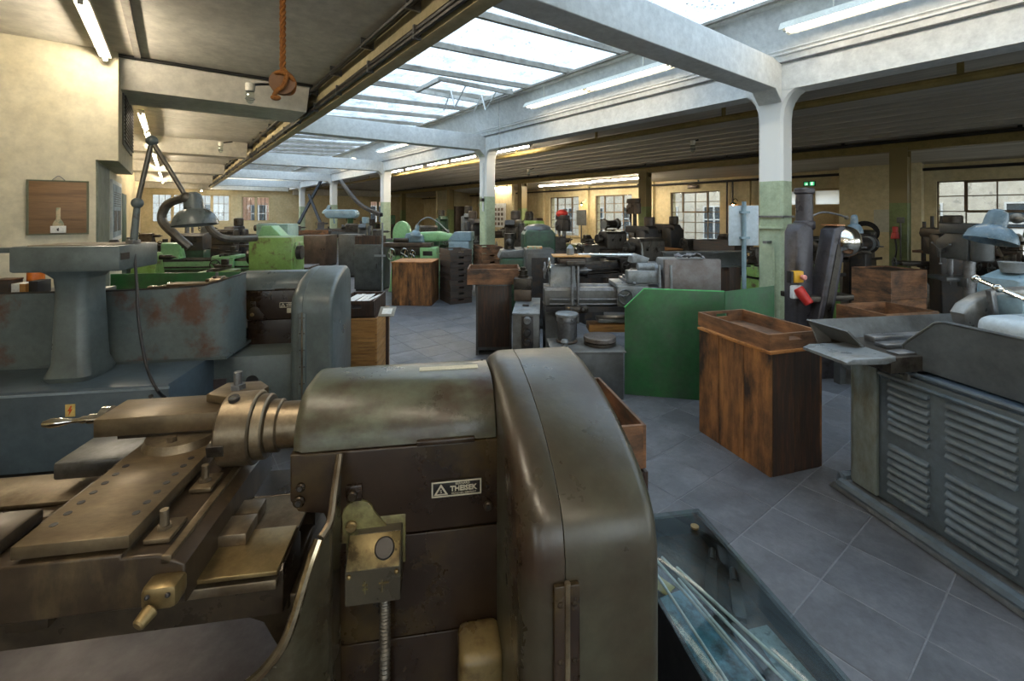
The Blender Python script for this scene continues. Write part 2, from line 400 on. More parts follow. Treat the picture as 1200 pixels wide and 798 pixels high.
MB().box(GA1-.20, GA1-.165, B0, B1, GZ1-.09, GZ1-.055).build('gutter_lip', M_bar, sky)
MB().box(GA0+.02, GA0+.1, B0, B1, GZ0-.1, GZ0-.03).build('edge_frame', M_bar, sky)
for b0, b1 in ((B0-.3, B0-.1), (B1+.1, B1+.3)):
    MB().box(1.75, 5.8, b0, b1, 3.2, 4.4).build('gable', M_white, sky)
# vent flap with scissor struts
vf = MB()
for b in (7.06, 8.0): vf.box(3.7, 5.3, b-.025, b+.025, gz(4)-.12, gz(4)-.05)
for a in (3.72, 5.28): vf.box(a-.03, a+.03, 7.06, 8.0, gz(a)-.12, gz(a)-.05)
vf.build('vent_frame', M_barw, sky)
for a in (4.3, 5.0):
    st = MB()
    for p, q in (((a, 7.1, gz(a)-.06), (a, 7.55, gz(a)-.42)), ((a, 7.55, gz(a)-.42), (a, 7.7, gz(a)-.08)), ((a, 7.7, gz(a)-.08), (a, 8.0, gz(a)-.40))):
        st.cyl(p, q, .014, seg=6)
    st.build('vent_strut', M_white, sky)
ch = MB().tube([(5.3, 7.5, 4.05), (5.3, 7.5, 3.5), (5.3, 7.5, 2.9)], .005, 5, smooth=False)
tag(ch.build('pull_chain', M_steelg, rot=(0, 0, BR)), 'thin pull chain hanging from the skylight vent', 'chain')

# columns
for k, b in enumerate(COLB):
    c = thing('column', None, None, bw(6.10, b), BR); c['kind'] = 'structure'
    h = .145
    pr = MB()
    # square shaft flaring into the beam
    levels = [(0, h), (2.86, h), (2.98, h+.012), (3.08, h+.045), (3.16, h+.10), (3.205, h+.17)]
    rings = []
    for z, w in levels:
        ch_ = .03; wy = w; wx = h
        rings.append([pr.v(p) for p in ((-wx+ch_, -wy, z), (wx-ch_, -wy, z), (wx, -wy+ch_, z), (wx, wy-ch_, z), (wx-ch_, wy, z), (-wx+ch_, wy, z), (-wx, wy-ch_, z), (-wx, -wy+ch_, z))])
    for a_, b_ in zip(rings, rings[1:]):
        for i in range(8): pr.bm.faces.new((a_[i], a_[(i+1) % 8], b_[(i+1) % 8], b_[i]))
    pr.bm.faces.new(rings[0][::-1]); pr.bm.faces.new(rings[-1])
    pr.build('shaft', M_col1, c, ang=25)
    if k == 0:
        for z in (1.52, 1.66):
            MB().box(-.17, .16, -.16, .16, z-.012, z+.012).build('clamp_band', M_steelg if z > 1.6 else M_col1, c)
        MB().tube([(-.17, -.05, 1.3), (-.17, -.05, .4)], .012, 6, smooth=False).build('conduit', M_col1, c)
        MB().box(-.30, -.145, -.02, .02, 1.33, 1.36).build('bracket', M_steelg, c)
    elif k == 1:
        MB().tube([(-.165, -.06, 2.9), (-.165, -.06, 1.75)], .02, 6, smooth=False).build('conduit', M_white, c)
        MB().box(-.22, -.145, -.09, -.01, 1.98, 2.06).build('junction_box', M_blk, c)
        MB().box(-.155, .155, -.155, .155, 1.9, 1.92).build('clamp_band', M_col1, c)

# mustard steel columns and beam toward the window aisle
MB2 = [2.77+6.56*k for k in range(-1, 5)]
for k, b in enumerate(MB2[1:]):
    c = thing('column', None, None, bw(12.5, b), BR); c['kind'] = 'structure'
    MB().box(-.15, -.13, -.15, .15, 0, 3.1).box(.13, .15, -.15, .15, 0, 3.1).build('flange', M_col2, c)
    MB().box(-.13, .13, -.02, .02, 0, 3.1).build('web', M_col2, c)
    MB().box(-.135, .135, -.135, .135, 0, 2.9).build('infill', M_col2, c)
struct('beam_window_aisle', MB().box(12.38, 12.62, B0, B1, 3.03, 3.05).box(12.38, 12.62, B0, B1, 3.24, 3.26).box(12.42, 12.58, B0, B1, 3.05, 3.24), M_mustard)
for nm, a, z, r, m in (('pipe_mustard', 7.0, 3.2, .055, M_mustard), ('pipe_black', 12.25, 3.22, .035, M_blk), ('pipe_wall', 15.36, 2.82, .04, M_blk)):
    p = MB().tube([(a, B0, z), (a, B1, z)], r, 10, smooth=False)
    for k in range(12): p.box(a-.01, a+.01, 1+2.7*k, 1.06+2.7*k, z, 3.45 if a < 8 else z+.1)
    o = p.build(nm, m, rot=(0, 0, BR)); o['kind'] = 'structure'

# ---------------- walls
def wall_openings(name, axis, pos0, pos1, lo, hi, zt, ops, m):
    """wall slab between pos0 and pos1 along the other axis lo..hi with rectangular openings (u0,u1,z0,z1)"""
    mb = MB(); ops = sorted(ops); u = lo
    def bx(u0, u1, z0, z1):
        if u1-u0 < 1e-4 or z1-z0 < 1e-4: return
        if axis == 'a': mb.box(pos0, pos1, u0, u1, z0, z1)
        else: mb.box(u0, u1, pos0, pos1, z0, z1)
    for (u0, u1, z0, z1) in ops:
        bx(u, u0, 0, zt); bx(u0, u1, 0, z0); bx(u0, u1, z1, zt); u = u1
    bx(u, hi, 0, zt)
    return struct(name, mb, m)
WZ0, WZ1 = .605, 2.51
wins = [(15.36, 17.45), (12.24, 14.32), (8.40, 10.39), (.62, 2.72), (-4.5, -2.4), (21.6, 23.7)]
door = (4.75, 7.0, 0, 2.45)
wall_openings('wall_right', 'a', A1, A1+.35, B0-.3, B1+.3, 3.15, [(w0, w1, WZ0, WZ1) for w0, w1 in wins]+[door], M_cream)
fw = [(-.95, 2.78, 1.2, 2.8), (3.36, 4.92, 1.2, 2.75), (11.3, 12.5, 1.0, 2.6)]
wall_openings('wall_far', 'b', B1, B1+.35, A0-.3, A1+.3, 3.8, fw, M_cream)
FILL_BACK = [(-5.4, -2.6), (-1.9, 1.2), (2.0, 5.4), (6.4, 9.2), (10.0, 13.6)]  # windows added behind the camera to light the machines' front faces
FILL_SIDE = [(-4.8, -2.4)]
wall_openings('wall_behind', 'b', B0-.3, B0, A0-.3, A1+.3, 3.8, [(u0, u1, .7, 2.9) for u0, u1 in FILL_BACK], M_cream)
wall_openings('wall_outer_left', 'a', A0-.3, A0, B0-.3, 7.0, 3.8, [(u0, u1, .7, 2.9) for u0, u1 in FILL_SIDE], M_cream)  # its window is added, out of view, to let in fill light
struct('wall_left', MB().box(-6.3, -.69, 6.85, 10.1, 0, 2.3).box(-6.3, -.5, 6.85, 9.2, 2.3, 3.6), M_pale)
struct('wall_left_rear', MB().box(-1.8, -1.4, 10.1, B1, 0, 3.6).box(-1.8, -1.4, 9.2, 10.2, 2.3, 3.6), M_cream)
# pilasters on the window wall and the plain bay beside the door
struct('wall_pilaster', MB().box(15.2, 15.5, 2.95, 4.72, 0, 3.1), M_cream)
for b in (11.3, 14.85, 18.0, 24.5): struct('wall_pilaster', MB().box(15.35, 15.5, b-.22, b+.22, 0, 3.05), M_cream)
struct('wall_partition', MB().box(13.2, 13.35, 17.6, 20.2, 0, 3.1).box(13.2, 15.5, 20.1, 20.25, 0, 3.1), M_cream)
struct('wall_partition', MB().box(13.0, 15.5, 25.0, 25.2, 0, 3.1), M_cream)
# far-left details: vent box side, door jamb panel
struct('trim_1', MB().box(-.69, -.675, 6.87, 8.05, 0, 2.28), mat('jamb_green', '6f7566', '7c8272', '565b4d', rough=.5, scale=3, amt3=.25, w3=.15))
g = thing('vent_grille', 'grey louvred vent grille on the side of the upper wall box', 'vent', bw(-.495, 7.35, 2.55), BR)
MB().box(-.004, .012, 0, 1.45, 0, .72, bev=.003).build('frame', mat('grille_grey', '6d6a60', '7b786d', rough=.5, scale=5), g)
sl = MB().box(.008, .03, .04, 1.41, 0, .018).mesh('slat', mat('slat_grey', '4b483f', '59564c', rough=.5, scale=5))
for k in range(14): inst('slat', sl, g, (0, 0, .05+k*.046))
# left aisle ceiling beams
for b0, b1 in ((7.15, 8.1), (13.9, 14.4), (20.4, 20.9), (26.9, 27.4)):
    struct('ceiling_beam', MB().prism([(b0-.22, ZC+.02), (b1+.05, ZC+.02), (b1, 3.19), (b0, 3.19)], 'x', -1.4 if b0 > 9 else -.5, 1.575), M_ceil)
struct('trim_2', MB().box(-1.4, 5.9, 31.6, 32, 3.1, 3.56).box(6.2, 15.5, 31.7, 32, 2.9, 3.3), M_ceil)

# ---------------- windows
def steel_window(n, u0, u1, z0, z1, cols, rows, axis, pos, frost_rows, casement=True, gm=None):
    w = thing('window_%d' % n, None, None); w['kind'] = 'structure'; w.rotation_euler = (0, 0, BR)
    def bx(mb, ua, ub, za, zb, d0, d1):
        if axis == 'a': mb.box(pos+d0, pos+d1, ua, ub, za, zb)
        else: mb.box(ua, ub, pos+d0, pos+d1, za, zb)
    du = (u1-u0)/cols; dz = (z1-z0)/rows
    fr = MB()
    bx(fr, u0, u1, z0, z0+.03, .08, .13); bx(fr, u0, u1, z1-.03, z1, .08, .13); bx(fr, u0, u0+.03, z0, z1, .08, .13); bx(fr, u1-.03, u1, z0, z1, .08, .13)
    fr.build('window_frame', M_steelbar, w)
    for i in range(1, cols):
        b = MB(); bx(b, u0+i*du-.012, u0+i*du+.012, z0, z1, .085, .125); b.build('glazing_bar', M_steelbar, w)
    for j in range(1, rows):
        b = MB(); bx(b, u0, u1, z0+j*dz-.012, z0+j*dz+.012, .087, .123); b.build('glazing_bar', M_steelbar, w)
    if casement:
        c = MB(); ua, ub = u0+du, u0+3*du; za, zb = z1-2*dz, z1-.01
        bx(c, ua, ub, za-.03, za+.03, .06, .12); bx(c, ua, ub, zb-.05, zb, .06, .12); bx(c, ua-.03, ua+.03, za, zb, .06, .12); bx(c, ub-.03, ub+.03, za, zb, .06, .12)
        c.build('casement', M_steelbar, w)
    for i in range(cols):
        for j in range(rows):
            p = MB(); bx(p, u0+i*du+.01, u0+(i+1)*du-.01, z0+j*dz+.01, z0+(j+1)*dz-.01, .1, .106)
            p.build('pane', M_frost if j < frost_rows else (gm or M_wing), w)
    s_ = MB(); bx(s_, u0-.08, u1+.08, z0-.05, z0, -.06, .3); s_.build('window_sill', M_cream, w)
for n, (w0, w1) in enumerate(wins[:4]): steel_window(n+1, w0, w1, WZ0, WZ1, 4, 5, 'a', A1, 2 if n == 3 else 0)
steel_window(5, wins[4][0], wins[4][1], WZ0, WZ1, 4, 5, 'a', A1, 0); steel_window(6, wins[5][0], wins[5][1], WZ0, WZ1, 4, 5, 'a', A1, 1)
for n, (u0, u1) in enumerate(FILL_BACK): steel_window(10+n, u0, u1, .7, 2.9, 4, 4, 'b', B0-.22, 0, False, M_wclr)  # added row at the unseen near end, for front fill
for n, (u0, u1) in enumerate(FILL_SIDE): steel_window(15+n, u0, u1, .7, 2.9, 4, 4, 'a', A0-.22, 0, False, M_wclr)  # added side window, unseen, also for fill
M_wwood = mat('window_wood', 'b9a67a', 'c7b58a', rough=.55, scale=3)
def wood_window(n, u0, u1, z0, z1, leaves):
    w = thing('window_%d' % n, None, None); w['kind'] = 'structure'; w.rotation_euler = (0, 0, BR)
    f = MB().box(u0, u1, B1+.05, B1+.12, z0, z0+.06).box(u0, u1, B1+.05, B1+.12, z1-.06, z1)
    for k in range(leaves+1):
        u = u0+(u1-u0)*k/leaves; f.box(max(u0, u-.07), min(u1, u+.07), B1+.05, B1+.12, z0, z1)
    f.build('window_frame', M_wwood, w)
    du = (u1-u0)/leaves
    for k in range(leaves):
        x0, x1 = u0+k*du+.07, u0+(k+1)*du-.07
        gb = MB()
        for q in (1, 2): gb.box(x0+(x1-x0)*q/3-.012, x0+(x1-x0)*q/3+.012, B1+.06, B1+.1, z0, z1)
        for q in (1, 2): gb.box(x0, x1, B1+.06, B1+.1, z0+(z1-z0)*q/3-.012, z0+(z1-z0)*q/3+.012)
        gb.build('glazing_bars', M_steelbar, w)
        MB().box(x0, x1, B1+.075, B1+.082, z0+.05, z1-.05).build('pane', M_wing, w)
wood_window(7, *fw[0], 4); wood_window(8, *fw[1], 2); wood_window(9, *fw[2], 2)
# door with transom lights
d = thing('door_1', None, None); d['kind'] = 'structure'; d.rotation_euler = (0, 0, BR)
M_door = mat('door_beige', '9d8a63', 'aa976f', rough=.55, scale=2)
f = MB()
for b in (4.75, 5.5, 6.25, 7.0): f.box(A1+.05, A1+.15, b-.045, b+.045, 1.92 if b in (5.5, 6.25) else 0, 2.45)
f.box(A1+.05, A1+.15, 4.75, 7.0, 2.38, 2.45).box(A1+.05, A1+.15, 4.75, 7.0, 1.88, 1.97); f.build('door_frame', M_door, d)
for b0 in (4.8, 5.88): MB().box(A1+.08, A1+.12, b0, b0+1.07, 0.02, 1.88, bev=.006).box(A1+.06, A1+.08, b0+.15, b0+.92, .25, 1.65, bev=.005).build('door_leaf', M_door, d)
for b0 in (4.8, 5.55, 6.3): MB().box(A1+.09, A1+.1, b0, b0+.65, 1.97, 2.38).build('pane', M_frost, d)
ex = thing('exit_sign', 'green emergency exit sign above the door transom', 'sign', bw(15.42, 5.55, 2.52), BR)
MB().box(-.03, .03, -.16, .16, 0, .15, bev=.008).build('case', mat('exit_case', '2c6b45', '2c6b45', rough=.4), ex)
e1 = MB().box(-.034, -.03, -.14, -.02, .02, .13).box(-.034, -.03, .03, .13, .03, .12)
e1.build('pictogram', emis('exit_green', '4fd18c', .6), ex)
M_exitw = emis('exit_white', 'd8f5e2', .7)
MB().box(-.037, -.034, -.1, -.05, .03, .12).prism([(.05, .09), (.09, .09), (.10, .03), (.08, .03), (.07, .06), (.05, .03), (.04, .035)], 'x', -.037, -.034).build('figure', M_exitw, ex)

# ---------------- outside
struct('ground_outside', MB().box(-60, 70, -50, 80, -1.2, -.9), mat('asphalt', '6b6b6a', '7a7a78', rough=.9, scale=2))
M_fac = mat('facade_plaster', 'aea698', 'b9b1a3', '9e9688', rough=.85, scale=.6, amt3=.25, w3=.2)
M_facp = mat('facade_pink', '94705a', '9f7b66', '84604d', rough=.85, scale=1.2, amt3=.3, w3=.2)
M_pane = mat('dark_window_pane', '2b333b', '39434c', rough=.12, scale=1.2)
M_wfr = mat('white_window_frame', 'b9b9b7', 'c2c2c0', rough=.5)
def facade(name, label, u0, u1, pos, axis, m, wu, wz, ww, wh, h=8.5):
    t = thing(name, label, 'building'); t.rotation_euler = (0, 0, BR)
    def bx(mb, ua, ub, za, zb, d0, d1):
        if axis == 'a': return mb.box(pos+d0, pos+d1, ua, ub, za, zb)
        return mb.box(ua, ub, pos+d0, pos+d1, za, zb)
    bx(MB(), u0, u1, -.9, h, .12, 5).build('wall', m, t)
    for u in wu:
        for z in wz:
            f = MB(); bx(f, u-.08, u+ww+.08, z-.08, z, 0, .14); bx(f, u-.06, u, z, z+wh, .03, .14); bx(f, u+ww, u+ww+.06, z, z+wh, .03, .14); bx(f, u-.06, u+ww+.06, z+wh, z+wh+.06, .03, .14)
            bx(f, u+ww/2-.04, u+ww/2+.04, z, z+wh, .04, .14); bx(f, u, u+ww, z+wh*.6-.035, z+wh*.6+.035, .04, .14)
            w = f.build('window', M_wfr, t)
            p = MB(); bx(p, u, u+ww, z, z+wh, .09, .13); p.build('pane', M_pane, w)
    return t
facade('building', 'pale plastered building across the yard outside the steel windows', -14, 42, 24, 'a', M_fac, [-10.4+2.9*k for k in range(18)], [.3, 3.2], 1.15, 1.75)
facade('building', 'white rendered building outside the far left windows', -14, 4.6, 44, 'b', mat('facade_white', 'b4b4b2', 'bebebc', rough=.85, scale=1), [-6, -2.5, 1.5], [.6, 3.6], 1.1, 1.8)
facade('building', 'pink brick building outside the far narrow windows', 4.8, 24, 44.5, 'b', M_facp, [5.4, 8, 10.6, 13.2, 15.8, 18.4], [.6, 3.6], 1.1, 1.8)

# ---------------- fluorescent lamps
ORD = ['first', 'second', 'third', 'fourth', 'fifth', 'sixth', 'seventh', 'eighth', 'ninth', 'last']
def batten(label, a, b0, b1, z, wide=.09, tubes=1, m=M_fix, group=None, drop=.0, reflector=False):
    t = thing('ceiling_lamp', label, 'lamp', bw(a, (b0+b1)/2, z), BR, group); L = (b1-b0)/2
    if reflector:
        MB().prism([(-wide, 0), (-wide*.55, .09), (wide*.55, .09), (wide, 0), (wide-.012, 0), (wide*.5, .075), (-wide*.5, .075), (-wide+.012, 0)], 'y', -L, L).build('reflector', m, t)
    else:
        MB().box(-wide/2, wide/2, -L, L, .035, .085, bev=.01).build('housing', m, t)
    if drop:
        for y in (-L*.7, L*.7): MB().cyl((0, y, .08), (0, y, .08+drop), .008, seg=6).build('hanger', m, t)
    n = max(1, round((b1-b0)/1.55))
    for i in range(n):
        y0 = -L+(2*L)*i/n+.05; y1 = -L+(2*L)*(i+1)/n-.05
        for q in range(tubes):
            x = (q-(tubes-1)/2)*.09
            MB().cyl((x, y0, .015), (x, y1, .015), .018, seg=10).build('tube', M_tubes if reflector else M_tube, t)
            MB().box(x-.02, x+.02, y0-.03, y0, -.005, .05).build('tube_holder', m, t); MB().box(x-.02, x+.02, y1, y1+.03, -.005, .05).build('tube_holder', m, t)
    return t
batten('bare tube lamp on the ceiling above the cream wall with the hanging board', -.60, 5.0, 6.78, 3.40, .11)
MB().box(-.36, -.30, B0, 7.1, ZC-.03, ZC).build('cable_duct', M_bar, rot=(0, 0, BR))['kind'] = 'structure'
for k in range(3):  # three unseen lamps added to brighten the front faces
    batten(ORD[k]+' added fill tube lamp on the left aisle ceiling behind the viewer', -.60, -3.9+k*2.4, -2.3+k*2.4, 3.40, .11, group='added fill tube lamps behind the viewer')
for k in range(10):
    batten(ORD[k]+' bare tube lamp beyond the cream wall box in the left aisle row', -.42, 9.5+k*2.1, 11.3+k*2.1, 3.3, .1, group='tube lamps in the left aisle row')
for k, (b0, b1) in enumerate(((-1.0, 2.25), (3.68, 6.85), (11.6, 14.8), (17.4, 20.6))):
    batten(['wide white reflector lamp at the top right corner under the skylight', 'wide white reflector lamp under the skylight right of the scissor vent',
            'wide reflector lamp under the skylight beyond the second crossbeam', 'wide reflector lamp under the skylight farthest away'][k], 5.52, b0, b1, 3.74, .13, 2, reflector=True, drop=.25)
ORD2 = ['nearest', 'second', 'third', 'fourth', 'farthest']
for k, (b0, b1) in enumerate(((8.1, 9.5), (10.4, 11.85), (11.95, 13.4), (13.7, 15.1), (15.3, 16.7))):
    batten(ORD2[k]+' slim tube lamp under the dark ceiling behind the column row', 6.62, b0, b1, 3.24, .09, group='tube lamps behind the column row')
batten('twin tube lamp above the two far steel windows, left one', 13.5, 12.6, 15.9, 2.93, .16, 2, drop=.15)
batten('twin tube lamp before the two far steel windows, nearer right one', 13.5, 10.2, 13.0, 2.96, .16, 2, drop=.15)
batten('short tube lamp seen just right of the second white column', 12.9, 17.6, 19.1, 2.95, .12, drop=.2)
batten('tube lamp hung across the far end above the left windows', 1.3, 30.2, 31.4, 2.95, .12, drop=.4)
# left ceiling conduits and small fittings
for a, z in ((1.655, 3.50), (1.60, 3.47), (1.685, 3.29), (1.672, 3.235)):
    MB().tube([(a, B0, z), (a, B1, z)], .024, 8, smooth=False).build('ceiling_conduit', M_blk, rot=(0, 0, BR))['kind'] = 'structure'
cl = MB()
for k in range(26):
    b = -1+k*1.15; cl.box(1.58, 1.72, b, b+.03, 3.44, 3.55).box(1.65, 1.72, b, b+.03, 3.2, 3.32)
cl.build('conduit_clips', M_steelg, rot=(0, 0, BR))['kind'] = 'structure'
MB().tube([(-.5, 6.89, 3.52), (1.6, 6.89, 3.52)], .022, 8, smooth=False).build('ceiling_conduit', M_blk, rot=(0, 0, BR))['kind'] = 'structure'
def jar_lamp(a, b, z, label):
    t = thing('jar_lamp', label, 'lamp', bw(a, b, z), BR)
    MB().cyl((0, 0, .16), (0, 0, .26), .055, .06, bev=.006).build('cap', M_fix, t)
    MB().revolve([(.05, .16), (.05, .06), (.04, .02), (.015, 0)], seg=14).build('glass_jar', glassmat('jar_glass', 'e6ebea'), t)
    MB().torus((0, 0, .06), .056, .004).build('wire_cage', M_steelg, t)
    MB().tube([(0, 0, .24), (.12, 0, .27), (.25, .03, .3)], .016, 6).build('conduit', M_blk, t)
jar_lamp(.80, 6.72, 3.12, 'caged glass jar lamp on the left ceiling beam behind the rope')
jar_lamp(.95, 13.3, 3.2, 'small glass jar lamp on the farther left ceiling')
jar_lamp(9.2, 5.6, 3.05, 'glass jar lamp under the dark ceiling left of the nearest column')
jar_lamp(10.2, 12.6, 3.02, 'glass jar lamp under the dark ceiling near the second column')
# ================================================================== MACHINES IN THE FOREGROUND (m frame)
M_olive = mat('worn_olive_paint', '414539', '4e5243', '35281e', rough=.34, scale=2.6, amt3=.6, sc3=2.0, w3=.2, spec=.5, bump=.06, bsc=40)
M_cover = mat('worn_cover_paint', '4a4d40', '585b4a', '3a2a20', rough=.33, scale=4, stretch=(1, 1, 1.6), amt3=.42, sc3=4.2, w3=.09, bump=.08, bsc=40)
M_oily = mat('oil_stained_panel', '241912', '302318', '4d3f21', rough=.3, scale=3, amt3=.2, sc3=3, w3=.12, spec=.5, bump=.05, bsc=50)
M_gpaint = mat('grey_green_paint', '565f5f', '636c6b', '444a48', rough=.36, scale=2.2, amt3=.3, sc3=3, w3=.14, bump=.05, bsc=40)
M_gblue = mat('grey_blue_paint', '47545c', '515e67', '3c464e', rough=.38, scale=2, amt3=.25, sc3=3, w3=.16, bump=.05, bsc=40)
M_grust = mat('grey_paint_rust_patches', '57605f', '636c6b', '5a3f30', rough=.42, scale=2.2, amt3=.34, sc3=3.2, w3=.06, bump=.1, bsc=40)
M_brown = mat('brown_oiled_iron', '40362a', '4d4132', '281f18', rough=.32, metal=.45, scale=4, amt3=.35, w3=.15)
M_saddle = mat('stained_saddle_iron', '3a2f24', '483b2d', '66563d', rough=.34, metal=.4, scale=4, amt3=.24, sc3=4, w3=.1, st3=(2.5, 2.5, .8))
M_rim = mat('polished_rim', 'a8987e', 'b9a98e', '7d6c54', rough=.22, metal=.95, scale=6, amt3=.25)
M_guard = mat('oily_guard_sheet', '484436', '565243', '35291d', rough=.28, metal=.2, scale=3, amt3=.45, w3=.15)
M_slide = mat('slide_steel', '6f6049', '806f55', '564737', rough=.42, metal=.65, scale=6, amt3=.35, sc3=7, w3=.2, stretch=(1, 2.5, 1))
M_pan = mat('chip_pan_sheet', '5e5656', '6c6462', '42383a', rough=.4, metal=.3, scale=3, amt3=.4, w3=.2)
M_hose = mat('grey_metal_hose', '5d5850', '6d675d', rough=.4, metal=.6, scale=20)
M_wtape = mat('paper_tape', 'b9b5a0', 'c5c1ad', rough=.7, scale=14)
M_plate = mat('black_name_plate', '161412', '1d1a17', rough=.35)
M_silv = mat('plate_lettering', 'c9c2ae', 'd5ceba', rough=.4, metal=.3)
M_swbox = mat('switch_box_paint', '3d382e', '4a4437', '6b6a45', rough=.35, scale=7, amt3=.25)
M_ygreen = mat('yellow_green_paint', '6f6a42', '7d784e', '4b3d24', rough=.35, scale=9, amt3=.45, w3=.12)
M_warn = mat('warning_label', 'd3b56a', 'd9bd75', rough=.6)
M_red2 = mat('orange_red_print', 'c8551f', 'cf5c24', rough=.6)

def head_profile():
    return [(1.20, 1.102)]+arc(1.335, 1.095, .135, 176, 90, 7)+arc(1.43, 1.11, .12, 90, 8, 6)+[(1.55, 1.102)]
HOUS = [(.85, .03), (.85, .96)]+[(.853, 1.02), (.866, 1.072), (.8925, 1.111), (.94, 1.146), (1.0, 1.178), (1.083, 1.208), (1.2, 1.237), (1.342, 1.257), (1.46, 1.255), (1.54, 1.225), (1.59, 1.17), (1.61, 1.08), (1.61, .03)]

def theisen_lathe(root, off, front):
    o_ = off
    cov, pan_, lid, hou = (M_cover, M_oily, M_olive, M_olive) if front else (M_gpaint, M_oily, M_gpaint, M_gpaint)
    hr = .03
    MB(o_).prism(head_profile(), 'x', -.359, .158, .028, .002).build('headstock_cover', cov, root)
    face = [(-.359, .985), (-.34, .955), (-.28, .945), (-.25, .872), (.168, .872), (.168, 1.098), (-.359, 1.098)]
    hp = MB(o_).prism(face, 'y', 1.198, 1.55, .006).build('headstock_panel', pan_, root)
    MB(o_).box(-.05, .10, 1.188, 1.2, 1.098, 1.112, bev=.003).build('cover_hinge', pan_, root)
    MB(o_).prism([(-.25, .604), (.168, .604), (.168, .866), (-.25, .866)], 'y', 1.202, 1.55, .003).build('middle_panel', pan_, root)
    MB(o_).prism([(-.27, .02), (.168, .02), (.168, .598), (-.27, .598)], 'y', 1.205, 1.56, .003).build('lower_panel', pan_, root)
    MB(o_).prism(HOUS, 'x', .160, .2475, .05, .0015, 5).build('belt_cover_lid', lid, root)
    MB(o_).prism(HOUS, 'x', .2485, .452, .0015, .03, 5).build('belt_cover', hou, root)
    # piano hinge on the front of the belt cover
    for x in (.222, .25):
        hn = MB(o_).box(x, x+.024, .838, .852, .30, .985, bev=.004).build('hinge_leaf', pan_ if front else lid, root)
        bo = MB(o_)
        for z in (.36, .48, .60, .72, .84, .95): bo.ball((x+.012, .838, z), (.006, .003, .006), 8, 5)
        bo.build('bolt_row', M_brown, hn)
    MB(o_).cyl((.2485, .84, .3), (.2485, .84, .99), .006, seg=8).build('hinge_pin', M_steel, root)
    # name plate
    npm = MB(o_).box(-.012, .117, 1.190, 1.1985, .962, 1.002, bev=.002).build('name_plate', M_plate, root)
    fr = MB(o_).box(-.012, .117, 1.1892, 1.1902, .9985, 1.002).box(-.012, .117, 1.1892, 1.1902, .962, .9655).box(-.012, -.0085, 1.1892, 1.1902, .962, 1.002).box(.1135, .117, 1.1892, 1.1902, .962, 1.002)
    fr.build('plate_border', M_silv, npm)
    tr = MB(o_).prism([(-.006, .968), (.030, .968), (.012, .996)], 'y', 1.1886, 1.190); tr.build('triangle_emblem', M_silv, npm)
    MB(o_).prism([(.001, .9715), (.023, .9715), (.012, .9885)], 'y', 1.1880, 1.1888).build('triangle_field', M_plate, npm)
    L = lambda x, z: (x+o_[0], 1.1890+o_[1], z)
    text('lettering', 'THEISEK', .0185, M_silv, npm, L(.070, .9815), (PI/2, 0, 0), bold=.0006)
    text('lettering', 'BERNARD', .0085, M_silv, npm, L(.068, .9945), (PI/2, 0, 0))
    text('lettering', 'MÜNCHEN GERMANY', .0065, M_silv, npm, L(.071, .9695), (PI/2, 0, 0))
    text('lettering', 'S', .012, M_silv, npm, (.012+o_[0], 1.1878+o_[1], .9775), (PI/2, 0, 0))
    # plugs and screws on the panel
    for x, z, r in ((-.332, 1.02, .011), (-.336, .985, .014), (.135, .925, .012)):
        q = MB(o_).cyl((x, 1.199, z), (x, 1.186, z), r, bev=.003).build('plug', M_brown, root)
        MB(o_).cyl((x, 1.187, z), (x, 1.183, z), r*.5, seg=6).build('plug_socket', M_dark, q)
    lv = MB(o_).prism(arc(-.195, .935, .04, 10, 200, 8)+[(-.235, .87), (-.10, .872)], 'y', 1.19, 1.199, .002).build('pivot_plate', M_ygreen if front else pan_, root)
    MB(o_).cyl((-.21, 1.19, .915), (-.21, 1.178, .915), .014, bev=.003).box(-.222, -.198, 1.176, 1.18, .912, .918).build('slotted_screw', M_brass, lv)
    bk = MB(o_).box(-.225, -.185, 1.186, 1.199, .975, 1.015, bev=.003).build('stop_bracket', pan_, root)
    MB(o_).cyl((-.207, 1.187, .995), (-.207, 1.172, .995), .012, bev=.003).build('bolt', M_brown, bk)
    # spindle and chuck
    c = lambda x: (x, 1.375, 1.10)
    MB(o_).cyl(c(-.45), c(-.34), .062, seg=32, bev=.004).build('spindle_nose', M_steel, root)
    fl_ = MB(o_).cyl(c(-.462), c(-.43), .07, seg=32, bev=.004).build('spindle_flange', M_steel, root)
    MB(o_).cyl(c(-.492), c(-.462), .086, seg=36, bev=.004).build('chuck_back_plate', M_steel, root)
    ck = MB(o_).revolve([(.04, 0), (.085, 0), (.095, .008), (.097, .084), (.092, .088)], (-.578, 1.375, 1.10), (1, 0, 0), 40).build('chuck', M_steel, root)
    for a in (100, 190, 280):
        q = Matrix.Rotation(R(a), 4, 'X')
        j = MB(o_); j.box(-.586, -.545, 1.375-.015, 1.375+.015, 1.10+.03, 1.10+.0985, bev=.002, rot=q, piv=(-.56, 1.375, 1.10)).build('chuck_jaw', M_cast, ck)
    ks = MB(o_).cyl((-.545, 1.345, 1.188), (-.545, 1.342, 1.1985), .014, seg=14).build('key_socket', M_dark, ck)
    MB(o_).box(-.552, -.538, 1.336, 1.35, 1.19, 1.1995).build('key_square', M_chrome, ck)
    # bed
    bx0 = -1.62
    MB(o_).prism([(1.09, .80), (1.09, .895), (1.10, .905), (1.21, .905), (1.225, .89), (1.225, .80)], 'x', bx0, -.34, .003).build('front_way', M_brown, root)
    MB(o_).prism([(1.36, .80), (1.36, .895), (1.37, .905), (1.5, .905), (1.51, .89), (1.51, .80)], 'x', bx0, -.34, .003).build('rear_way', M_brown, root)
    MB(o_).box(bx0, -.34, 1.13, 1.47, .765, .82, bev=.01).build('bed', M_brown, root)
